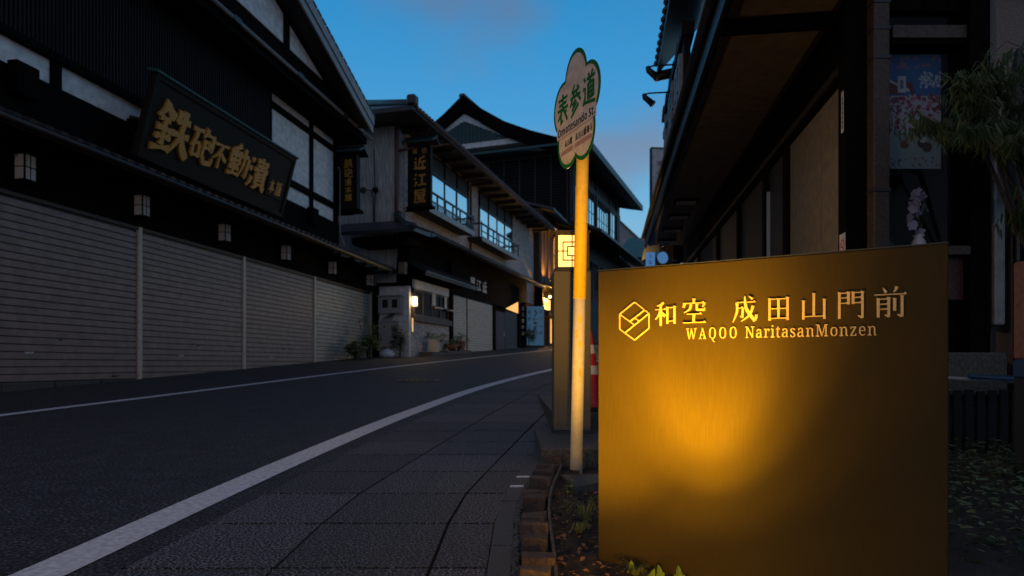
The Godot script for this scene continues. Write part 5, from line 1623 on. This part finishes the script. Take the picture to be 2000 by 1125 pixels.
	for q in [[-6.1, -5.5], [-5.3, -4.6], [-4.4, -3.4], [-3.2, -2.0]]:
		rect(o, "plaster_panel", mt.plaster, q[0], q[1], c + 4.75, c + 5.3, 0.3002, 0.33)
		rect(o, "window_pane", mt.pane, q[0], q[1] - 0.05, c + 3.5, c + 4.7, 0.3002, 0.32)
		rect(o, "window_frame", mt.pipe_grey, q[0] - 0.02, q[0] + 0.03, c + 3.5, c + 4.7, 0.3202, 0.36)
	slope(o, "upper_eave", mt.tile, -6.0, 0.0, c + 5.7, 0.3, c + 4.9, 1.02, 0.1)
	tiles(o, -6.0, 0.0, c + 5.72, 0.31, c + 4.92, 1.04, 0.24)
	obj("ridge_end", tb([V(-6.05, c + 4.86, 0.7), V(-6.05, c + 4.8, 1.05)], 0.08, 10), mt.tile, o)
	var sb := rect(o, "carved_signboard", mt.board_dark, -6.4, -3.4, c + 3.1, c + 4.25, 0.78, 0.86, 0.01)
	for k in 3:
		var m := MB.new()
		m.T.origin = V(-6.2 + k * 0.95, c + 3.25, 0.8605)
		glyph(m, ["本", "屋", "田"][k], Vector2.ZERO, 0.8, 0.85, 0.05, "brush")
		obj("carved_character", m, mt.pipe_grey, sb)
	var pts := PackedVector2Array()
	for k in 17: pts.append(Vector2(-6.55 + k * 0.2, c + 4.26 + 0.12 * absf(sin(k * 1.1))))
	pts.append(Vector2(-3.35, c + 4.2)); pts.append(Vector2(-6.55, c + 4.2))
	var cr := MB.new()
	cr.prism(pts, 0.74, 0.9)
	obj("carved_crest", cr, mt.board_dark, sb)
	for k in 2:
		var d: float = [9.43, 10.4][k]
		var t := thing("sign_spotlight", at * Transform3D(Basis.IDENTITY, V(-(d - 5.25) * 1.0096, c + 4.2, 0.86)), ["upper black spotlight on an arm, nearer the camera", "lower black spotlight on an arm, against open sky"][k], "spotlight", "spotlights over the signboard")
		obj("arm", tb([V(0, 0, -0.06), V(0, 0.0, 0.34), V(0, -0.02, 0.4)], 0.013, 8), mt.dark_metal, t)
		obj("housing", tb([V(0, -0.01, 0.41), V(0, -0.06, 0.4), V(0, -0.16, 0.29)], 0.034, 14, 0.05), mt.dark_metal, t)
		obj("rim", tb([V(0, -0.16, 0.29), V(0, -0.175, 0.275)], 0.056, 14), mt.dark_metal, t)
		obj("reflector", tb([V(0, -0.1752, 0.2748), V(0, -0.18, 0.27)], 0.047, 14), mt.steel, t)
	# square downpipe at the corner
	E.call("downpipe", mt.brown_wood, 2.722, 2.842, -0.8, 4.6, 5.13, 5.248, 0.008)
	for v in [2.72, 2.52, 2.3, 1.3]: E.call("pipe_band", mt.dark_metal, 2.716, 2.848, v, v + 0.03, 5.124, 5.2485, 0.003)
	# end wall with the display window
	E.call("end_post", bw, 3.47, 3.62, -0.8, 4.6, 5.16, 5.4, 0.006)
	E.call("end_post", bw, 2.843, 2.9, -0.8, 4.6, 5.251, 5.4)
	E.call("head_beam", bw, 2.9, 3.47, 2.725, 4.6, 5.25, 5.4)
	E.call("transom_beam", mt.brown_wood, 2.9, 3.47, 2.49, 2.59, 5.2, 5.4, 0.004)
	E.call("window_head", bw, 2.9, 3.47, 2.45, 2.489, 5.22, 5.38)
	E.call("transom_pane", mt.clear_pane, 2.9, 3.47, 2.591, 2.724, 5.3, 5.306)
	E.call("transom_board", bw, 2.9, 3.47, 2.591, 2.724, 5.36, 5.38)
	E.call("window_pane", mt.clear_pane, 2.9, 3.47, 0.9, 2.449, 5.3, 5.306)
	E.call("window_sill", mt.brown_wood, 2.9, 3.47, 0.83, 0.899, 5.16, 5.6, 0.004)
	E.call("apron_panel", mt.red_panel, 2.9, 3.47, 0.5, 0.828, 5.25, 5.4)
	E.call("lower_panel", bw, 2.9, 3.47, -0.8, 0.499, 5.26, 5.4)
	E.call("window_back", mt.dark_wood, 2.85, 3.6, 0.5, 2.8, 6.4, 6.45)
	E.call("side_board", mt.dark_wood, 2.85, 2.899, 0.5, 2.8, 5.401, 6.4)
	E.call("side_board", mt.dark_wood, 3.471, 3.6, 0.5, 2.8, 5.401, 6.4)
	E.call("window_floor", mt.dark_wood, 2.9, 3.47, 0.78, 0.8285, 5.601, 6.4)
	E.call("window_ceiling", mt.dark_wood, 2.9, 3.47, 2.75, 2.8, 5.401, 6.4)
	E.call("white_wall", mt.rough_plaster, 3.62, 6.5, -0.8, 4.6, 5.3, 5.5)
	E.call("grey_downpipe", mt.pipe_grey, 3.655, 3.735, 0.3, 1.55, 5.16, 5.24, 0.01)
	E.call("roof", bw, 2.6, 6.6, 4.6, 4.75, 5.0, 9.0)
	# picture, orchid and small plants behind the glass
	var pc := MB.new()
	var w := 0.42
	var hh := 0.9
	pc.st.set_smooth_group(-1)
	var poster := obj("hanging_picture", poster_mesh(w, hh), poster_material(), self, Transform3D(Basis.IDENTITY, V(3.165, EYE + 1.54, -5.37)))
	tag(poster, "printed hanging picture of pink blossom under blue sky behind the shop window", "picture")
	rect(poster, "roller", bw, -0.23, 0.23, -0.022, -0.002, -0.012, 0.01)
	rect(poster, "roller", bw, -0.23, 0.23, hh + 0.002, hh + 0.022, -0.012, 0.01)
	for sx in [-0.18, 0.18]: rect(poster, "hanging_cord", mt.ink, sx - 0.003, sx + 0.003, hh + 0.022, 1.21, -0.004, 0.002)
	var op := thing("orchid", Transform3D(Basis.IDENTITY, V(3.26, EYE + 0.9, -5.47)), "pale lilac orchid in a white vase on the window sill", "flower")
	var vm := MB.new(true)
	vm.lathe([Vector2(0, 0), Vector2(0.035, 0), Vector2(0.055, 0.05), Vector2(0.05, 0.085), Vector2(0.03, 0.115), Vector2(0.045, 0.135), Vector2(0.036, 0.135), Vector2(0.024, 0.115), Vector2(0, 0.1)], 20)
	obj("vase", vm, mt.porcelain, op)
	for s in 3:
		obj("stem", tb([V(0, 0.1, 0), V(-0.03 + 0.03 * s, 0.28, 0.01), V(-0.06 + 0.05 * s, 0.42, 0.03)], 0.004, 5), mt.leaf_mid, op)
	var rng := RandomNumberGenerator.new()
	rng.seed = 12
	for k in 17:
		var fl := MB.new()
		fl.T = Transform3D(Basis.from_euler(V(PI / 2 + rng.randf_range(-0.6, 0.6), rng.randf_range(-0.7, 0.7), rng.randf() * 3)), V(rng.randf_range(-0.1, 0.07), rng.randf_range(0.15, 0.47), 0.03 + rng.randf_range(-0.03, 0.05)))
		for i in 5:
			var keep := fl.T
			fl.T = keep * Transform3D(Basis(Vector3.UP, i * TAU / 5), Vector3.ZERO)
			leaf(fl, 0.042, 0.034)
			fl.T = keep
		obj("blossom", fl, mt.petal, op)
	for q in [[3.02, "small dark potted plant left of the orchid in the shop window"], [3.42, "small potted plant with a red flower right of the orchid"]]:
		var t := thing("potted_plant", Transform3D(Basis.IDENTITY, V(q[0], EYE + 0.9, -5.5)), q[1], "potted plant")
		var m := MB.new(true)
		m.lathe([Vector2(0, 0), Vector2(0.03, 0), Vector2(0.042, 0.05), Vector2(0.036, 0.05), Vector2(0, 0.045)], 14)
		obj("pot", m, mt.clay, t)
		bush(t, V(0, 0.09, 0), V(0.07, 0.05, 0.06), 90, 0.035, mt.leaf_mid, 41 + int(q[0] * 10))
	# things against the end wall
	var fe := thing("slat_fence", Transform3D(Basis.IDENTITY, V(2.9, hill(5) - 0.05, -5.0)), "low black fence of upright slats under the display window", "fence")
	for k in 30: rect(fe, "slat", mt.lattice, k * 0.085, k * 0.085 + 0.06, 0.0, 0.5 + 0.006 * (k % 3), -0.02, 0.0, 0.003)
	for y in [0.1, 0.42]: rect(fe, "rail", bw, 0, 2.6, y, y + 0.05, -0.05, -0.0205)
	var bf := thing("added_board_fence", Transform3D(Basis.IDENTITY, V(3.77, hill(5.12) - 0.1, -5.12)), "added tall black board fence, put in to darken the rough white wall low down", "fence")  # boards added so the lower part of the wall stays black
	for k in 12: rect(bf, "board", bw, k * 0.15, k * 0.15 + 0.144, 0.0, 2.15 + 0.01 * (k % 3), -0.02, 0.004 * (k % 2), 0.004)
	for y in [0.3, 1.8]: rect(bf, "rail", bw, 0.0, 1.8, y, y + 0.08, -0.07, -0.0205)
	var sb2 := thing("stone_block", Transform3D(Basis.IDENTITY, V(3.2, EYE - 0.12, -5.12)), "rough grey stone block behind the pipe, right of the monument sign", "stone block")
	obj("block", bx(V(-0.45, -0.45, -0.06), V(0.48, 0.21, 0.06), 0.012), mt.stone, sb2)
	var pi := thing("water_pipe", Transform3D(Basis.IDENTITY, V(2.85, EYE - 0.1, -4.93)), "grey water pipe with a blue ribbed hose, right of the monument sign", "pipe")
	obj("pipe", tb([V(0, 0.02, 0), V(0.5, -0.01, 0.02), V(1.6, -0.06, 0.05)], 0.014, 10), mt.pipe_grey, pi)
	obj("joint", tb([V(0.13, 0.014, 0.005), V(0.19, 0.01, 0.008)], 0.021, 10), mt.pipe_grey, pi)
	rect(pi, "clip", mt.pipe_grey, 0.1, 0.125, 0.0, 0.06, -0.05, 0.02)
	rect(pi, "bracket", bw, 0.15, 0.17, -0.3, 0.0, -0.05, 0.0)
	var hs := MB.new(true)
	hs.tube([V(0.42, 0.015, 0.05), V(0.8, -0.01, 0.09), V(1.6, -0.03, 0.12)], 0.013, 10)
	for k in 60:
		hs.tube([V(0.42 + k * 0.018, 0.015 - k * 0.0006, 0.05 + k * 0.0014), V(0.428 + k * 0.018, 0.0148 - k * 0.0006, 0.0505 + k * 0.0014)], 0.0165, 10)
	obj("hose", hs, mt.hose_blue, pi)
	var pp := thing("marker_post", Transform3D(Basis.IDENTITY, ground_at(3.09, 4.0)), "pink post with a blue band at the photo's right edge", "post")
	var py := EYE - hill(4.0)
	obj("upper_post", bx(V(-0.09, py + 0.03, -0.09), V(0.09, py + 0.61, 0.09), 0.01), mt.post_pink, pp)
	obj("blue_band", bx(V(-0.092, py - 0.08, -0.092), V(0.092, py + 0.029, 0.092), 0.01), mt.hose_blue, pp)
	obj("black_foot", bx(V(-0.085, -0.1, -0.085), V(0.085, py - 0.081, 0.085)), mt.rubber, pp)
	# farther shop on the right, and what hangs on it
	var f := frame(4.35, 18.4, Vector2(-0.16, -1.0), hill(18.4))
	var fs := thing("far_shop", f, "dark shopfront beyond the canopy on the right side of the street", "building")
	var fc := EYE - f.origin.y
	rect(fs, "wall", mt.black_wood, -8.0, 0.0, -0.8, fc + 4.2, -5.0, 0.0)
	slope(fs, "roof", mt.tile, -8.3, 0.3, fc + 6.0, -2.5, fc + 4.2, 0.6, 0.15)
	window(fs, -3.4, -0.8, fc + 1.6, fc + 2.7, 0.03, 3, mt.dark_metal, mt.pane)
	rect(fs, "lit_notice", mt.window_glow, 0.0005, 0.03, fc + 2.4, fc + 2.72, -0.32, -0.18)
	for q in [[3.53, 17.4, 0.115, "narrow pale blue upright sign under the far end of the canopy"]]:
		var t := thing("upright_sign", Transform3D(Basis.IDENTITY, ground_at(q[0], q[1])), q[3], "sign")
		var ty := EYE - hill(q[1])
		rect(t, "panel", mt.sign_light, -q[2], q[2], 0.2, ty + 2.86, -0.03, 0.0)
		rect(t, "post", mt.dark_metal, -0.02, 0.02, -0.1, 0.2, -0.025, -0.005)
		var y := ty + 2.8
		for ch in ["う", "な", "ぎ", "天", "ぷ", "ら"]:
			var m := MB.new()
			glyph(m, ch, Vector2(-0.05, y - 0.1), 0.1, 0.1, 0.003, "gothic")
			obj("character", m, mt.ink, t)
			y -= 0.135
	var ds := thing("round_sign", Transform3D(Basis(Vector3.UP, 0.4), V(3.83, EYE + 2.72, -17.4)), "round pale blue sign beside the narrow upright sign", "sign")
	var dm := MB.new()
	dm.T = Transform3D(Basis(Vector3.RIGHT, PI / 2), Vector3.ZERO)
	dm.lathe([Vector2(0, 0), Vector2(0.15, 0), Vector2(0.15, 0.04), Vector2(0, 0.04)], 28)
	obj("disc", dm, mt.sign_light, ds)
	obj("arm", tb([V(0.1, 0.0, -0.02), V(0.8, 0.05, -0.5)], 0.015, 6), mt.dark_metal, ds)
	var hb := thing("hanging_board", Transform3D(Basis(Vector3.UP, 0.1), V(3.9, EYE + 3.9, -19.0)), "tall white signboard with dark upright lettering above the canopy", "sign")
	rect(hb, "panel", mt.white_board, 0.0, 0.85, 0.0, 2.12, -0.12, 0.0)
	rect(hb, "edge", mt.dark_metal, -0.03, -0.0005, -0.02, 2.15, -0.14, 0.02)
	rect(hb, "edge", mt.dark_metal, 0.0, 0.88, 2.1205, 2.15, -0.14, 0.02)
	rect(hb, "arm", mt.dark_metal, 0.3, 0.36, -0.6, -0.0005, -0.1, -0.04)
	for q in [[0.13, ["天", "ぷ", "ら"]], [0.36, ["海", "鮮", "天"]]]:
		var y := 1.78
		for ch in q[1]:
			var m := MB.new()
			glyph(m, ch, Vector2(q[0], y - 0.18), 0.17, 0.18, 0.004, "gothic", 0.9)
			obj("character", m, mt.ink, hb)
			y -= 0.22
	var sl2 := thing("street_lamp", Transform3D(Basis.IDENTITY, ground_at(6.0, 29.0)), "amber street lamp on the right pavement, beyond the monument sign", "street lamp")
	var ly := EYE - hill(29.0) + 2.4
	obj("pole", tb([V(0, -0.1, 0), V(0, ly, 0)], 0.05, 10), mt.dark_metal, sl2)
	var lh := MB.new(true)
	lh.lathe([Vector2(0, ly), Vector2(0.12, ly), Vector2(0.17, ly + 0.12), Vector2(0.15, ly + 0.34), Vector2(0, ly + 0.38)], 16)
	obj("lamp_glass", lh, mt.lamp_glow, sl2)
	var lc := MB.new(true)
	lc.lathe([Vector2(0.2, ly + 0.385), Vector2(0.05, ly + 0.5), Vector2(0, ly + 0.5)], 16)
	obj("lamp_cap", lc, mt.dark_metal, sl2)
	_omni(sl2, V(0, ly + 0.2, 0), lin(1.0, 0.6, 0.2), 6.5, 0.1)

func poster_mesh(w: float, h: float) -> ArrayMesh:
	var st := SurfaceTool.new()
	st.begin(Mesh.PRIMITIVE_TRIANGLES)
	for s in [1.0, -1.0]:                              # a front and a back, two millimetres apart
		var c := [V(-w / 2 * s, 0, 0.001 * s), V(w / 2 * s, 0, 0.001 * s), V(w / 2 * s, h, 0.001 * s), V(-w / 2 * s, h, 0.001 * s)]
		var uv := [Vector2(0, 1), Vector2(1, 1), Vector2(1, 0), Vector2(0, 0)]
		for i in [0, 2, 1, 0, 3, 2]:
			st.set_uv(uv[i])
			st.add_vertex(c[i])
	st.generate_normals()
	return st.commit()
func poster_material() -> StandardMaterial3D:
	var w := 128
	var h := 274
	var im := Image.create_empty(w, h, false, Image.FORMAT_RGB8)
	var rng := RandomNumberGenerator.new()
	rng.seed = 5
	for j in h:
		for i in w:
			var t := j / float(h)
			im.set_pixel(i, j, Color(0.16, 0.45, 0.72) if t < 0.36 else Color(0.75, 0.8, 0.84) if t < 0.66 else Color(0.62, 0.72, 0.72))
	im.fill_rect(Rect2i(0, 62, 40, 34), Color(0.45, 0.07, 0.06))          # a red roof and white gable
	for k in 26: im.fill_rect(Rect2i(k * 2, 58 + k, 3, 7), Color(0.86, 0.88, 0.9))
	im.fill_rect(Rect2i(24, 52, 20, 40), Color(0.86, 0.88, 0.9))
	im.fill_rect(Rect2i(30, 62, 8, 20), Color(0.4, 0.5, 0.62))
	for k in 40: im.fill_rect(Rect2i(44 + k / 2, 66 + k, 14 - k / 4, 2), Color(0.45, 0.07, 0.06))
	var blob := func(x: float, y: float, r: float, c: Color) -> void:
		for j in range(int(y - r), int(y + r) + 1):
			for i in range(int(x - r), int(x + r) + 1):
				if i >= 0 and j >= 0 and i < w and j < h and Vector2(i - x, j - y).length() < r: im.set_pixel(i, j, c)
	for k in 330:
		blob.call(rng.randf() * w, 98 + rng.randf() * 84, rng.randf_range(1.5, 5.0), [Color(0.62, 0.2, 0.3), Color(0.82, 0.5, 0.6), Color(0.86, 0.78, 0.84), Color(0.5, 0.12, 0.18)][rng.randi() % 4])
	for k in 60: blob.call(74 + rng.randf() * 54, 42 + rng.randf() * 36, rng.randf_range(1.5, 4.0), [Color(0.85, 0.88, 0.92), Color(0.75, 0.82, 0.9)][rng.randi() % 2])
	for k in 34: blob.call(rng.randf() * 128, 4 + rng.randf() * 28, rng.randf_range(2, 5), Color(0.7, 0.45, 0.56))
	for k in 10: im.fill_rect(Rect2i(4 + k * 12, 168 + (k * 7) % 16, 3, 24), Color(0.2, 0.13, 0.12))
	for q in [[40, 214, 11, Color(0.42, 0.24, 0.16)], [52, 206, 8, Color(0.8, 0.76, 0.72)], [82, 212, 12, Color(0.09, 0.07, 0.08)], [84, 204, 8, Color(0.82, 0.8, 0.8)], [94, 222, 12, Color(0.3, 0.18, 0.14)]]:
		blob.call(q[0], q[1], q[2], q[3])
	for k in 40: blob.call(rng.randf() * w, 246 + rng.randf() * 24, rng.randf_range(1, 3), [Color(0.2, 0.26, 0.24), Color(0.7, 0.4, 0.48)][rng.randi() % 2])
	var m := StandardMaterial3D.new()
	m.resource_name = "picture_print"
	m.albedo_color = Color(0.66, 0.66, 0.66)
	m.albedo_texture = ImageTexture.create_from_image(im)
	m.roughness = 0.7
	return m

# ------------------------------------------------------------------ plants
func drooping_tree(called: String, at: Vector3, label: String, limbs: Array, size: float, seed_: int):
	var t := thing(called, Transform3D(Basis.IDENTITY, at), label, "shrub")
	var rng := RandomNumberGenerator.new()
	rng.seed = seed_
	var lm := MB.new()
	for k in 2:
		var a := k * 0.5
		lm.quad(V(a, -0.1 * a, 0.02 + 0.07 * (1 - absf(a - 0.4))), V(a + 0.5, -0.1 * (a + 0.5), 0.005 + (0.07 if k == 0 else 0.0)), V(a + 0.5, -0.1 * (a + 0.5), -0.005 - (0.07 if k == 0 else 0.0)), V(a, -0.1 * a, -0.02 - 0.07 * (1 - absf(a - 0.4))))
	var where: Array[Transform3D] = []
	var trunk := MB.new(true)
	for l in limbs:
		trunk.tube(l.slice(0, l.size()), 0.022, 7, 0.005)
		var e: Vector3 = l[-1]
		var m: Vector3 = l[-2]
		for k in 44:
			var o := m.lerp(e, rng.randf() * 1.15)
			var a := rng.randf() * TAU
			var tw := V(cos(a), 0.25, sin(a)).normalized() * rng.randf_range(0.06, 0.24)
			var tip := o + tw + V(0, -rng.randf_range(0.0, 0.12), 0)
			for q in 11:
				var p := o.lerp(tip, q / 10.0)
				var b := Basis(Vector3.UP, rng.randf() * TAU) * Basis(Vector3.BACK, rng.randf_range(-1.35, -0.35))
				where.append(Transform3D(b.scaled(Vector3.ONE * size * rng.randf_range(0.6, 1.1)), p + V(0, rng.randf_range(-0.02, 0.02), 0)))
	obj("trunk", trunk, mt.bark, t)
	stuff(scatter("foliage", lm.done(), mt.leaf_mid, where, t))

func plants():
	drooping_tree("weeping_shrub", ground_at(3.4, 4.35) + V(0, 0.07, 0), "weeping narrow-leaved shrub hanging before the display window", [
		[V(0.1, 0, 0), V(-0.1, 1.3, 0), V(-0.45, 2.1, 0), V(-0.8, 2.12, 0.1)], [V(0.1, 0, 0), V(-0.1, 1.3, 0), V(-0.4, 2.2, 0), V(-0.62, 2.38, 0.15)], [V(0.1, 0, 0), V(0.0, 1.4, 0), V(-0.25, 2.25, 0), V(-0.45, 2.46, 0.1)],
		[V(0.1, 0, 0), V(0, 1.4, 0), V(-0.3, 2.1, 0.1), V(-0.65, 2.02, 0.2)], [V(0.1, 0, 0), V(0.05, 1.4, 0), V(-0.1, 2.2, 0), V(-0.2, 2.5, 0.1)], [V(0.1, 0, 0), V(0, 1.3, 0), V(-0.3, 2.0, 0.1), V(-0.4, 1.95, 0.3)], [V(0.1, 0, 0), V(0, 1.3, 0), V(-0.1, 2.0, 0.1), V(-0.2, 1.95, 0.2)],
		[V(0.1, 0, 0), V(0, 1.3, 0), V(-0.3, 2.15, -0.1), V(-0.55, 2.2, -0.1)], [V(0.1, 0, 0), V(0, 1.3, 0), V(0.0, 2.1, 0.1), V(0.05, 2.3, 0.2)], [V(0.1, 0, 0), V(-0.05, 1.1, 0), V(-0.08, 1.5, 0), V(-0.15, 1.62, 0.1)]], 0.085, 3)
	drooping_tree("overhanging_tree", ground_at(3.75, 4.1), "dark leaves of a tree drooping in from the top right corner", [
		[V(0.5, 0, 0), V(0.4, 1.6, 0), V(0.1, 2.6, 0), V(-0.4, 2.75, 0.2)], [V(0.5, 0, 0), V(0.4, 1.6, 0), V(0.0, 2.5, 0.1), V(-0.3, 2.52, 0.2)], [V(0.5, 0, 0), V(0.4, 1.6, 0), V(0.1, 2.7, 0), V(-0.3, 2.9, 0.0)]], 0.1, 8)
	for q in [[3.72, "left of two black spindle shapes on poles before the rough white wall"], [3.9, "right of two black spindle shapes on poles before the rough white wall"]]:
		var t := thing("dark_spindle", Transform3D(Basis.IDENTITY, ground_at(q[0], 5.02)), q[1], "spindle", "black spindle shapes by the white wall")  # a dark tapering form on a thin pole
		var y := EYE - hill(5.02)
		obj("pole", tb([V(0, -0.05, 0), V(0, y + 2.3, 0)], 0.014, 8), mt.dark_metal, t)
		var m := MB.new()
		m.lathe([Vector2(0.05, y + 1.2), Vector2(0.085, y + 1.75), Vector2(0.07, y + 2.05), Vector2(0.012, y + 2.32), Vector2(0, y + 2.33)], 8)
		obj("tapered_body", m, mt.ink, t)
	var w := thing("bent_wire", Transform3D(Basis.IDENTITY, V(3.62, EYE + 2.05, -5.29)), "thin bent wire arching over the black spindle shapes", "wire")
	obj("wire_strand", tb([V(0, 0, -0.01), V(0.04, 0.3, 0.06), V(0.14, 0.41, 0.1), V(0.26, 0.36, 0.1), V(0.3, 0.3, 0.1)], 0.003, 5), mt.dark_metal, w)
	# ground cover on the right, and the shrubs by the shutters
	var rng := RandomNumberGenerator.new()
	rng.seed = 21
	var lm := MB.new()
	leaf(lm, 1.0, 0.4)
	var where: Array[Transform3D] = []
	for k in 5200:
		var d := rng.randf_range(2.6, 4.95)
		var x := rng.randf_range(1.3, 4.6)
		if x < 1.7 and d < 3.0: continue
		where.append(Transform3D(Basis.from_euler(V(rng.randf_range(-0.9, 0.4), rng.randf() * TAU, rng.randf_range(-0.4, 0.4))).scaled(Vector3.ONE * rng.randf_range(0.03, 0.06)), ground_at(x, d) + V(0, rng.randf() * 0.13, 0)))
	stuff(tag(scatter("ground_cover", lm.done(), mt.leaf_dark, where, self), "dark leafy ground cover right of the monument sign", "ground cover"))
	for q in [[-5.05, 21.9, 0.42, 0.34, 520, "low dark leafy shrub at the foot of the pale shutter", mt.leaf_dark, 51], [-4.72, 22.6, 0.4, 0.55, 520, "taller dark shrub in front of the pale shutter's far end", mt.leaf_mid, 52], [-4.0, 24.3, 0.28, 0.7, 420, "dark climbing shrub beside the cable box", mt.leaf_dark, 54]]:
		var t := thing("shrub", Transform3D(Basis.IDENTITY, ground_at(q[0], q[1])), q[5], "shrub")
		obj("stem", tb([V(0, -0.05, 0), V(0.05, q[3], 0)], 0.03, 6), mt.bark, t)
		bush(t, V(0, q[3] * 0.95, 0), V(q[2], q[3] * 0.9, q[2]), q[4], 0.13, q[6], q[7])
	var tall := thing("twiggy_shrub", Transform3D(Basis.IDENTITY, ground_at(-4.85, 22.9)), "tall sparse twiggy shrub against the pale shutter", "shrub")
	var sm := MB.new(true)
	for k in 8:
		var a := k * 0.8
		sm.tube([V(0, 0, 0), V(cos(a) * 0.12, 0.7, sin(a) * 0.12), V(cos(a) * 0.32, 1.2 + 0.15 * (k % 3), sin(a) * 0.25)], 0.014, 5, 0.004)
	obj("twigs", sm, mt.bark, tall)
	bush(tall, V(0, 1.15, 0), V(0.42, 0.45, 0.35), 170, 0.09, mt.leaf_olive, 53)
	var bag := thing("pale_bag", Transform3D(Basis.IDENTITY, ground_at(-4.42, 24.2)), "pale knotted plastic bag lying below the cable box", "bag")
	var bm := MB.new(true)
	bm.lathe([Vector2(0, -0.02), Vector2(0.24, 0.0), Vector2(0.27, 0.12), Vector2(0.2, 0.24), Vector2(0.08, 0.29), Vector2(0, 0.29)], 11)
	obj("bag_body", bm, mt.porcelain, bag)
	obj("knot", tb([V(0, 0.28, 0), V(0.03, 0.34, 0.02)], 0.05, 7, 0.02), mt.porcelain, bag)

# ------------------------------------------------------------------
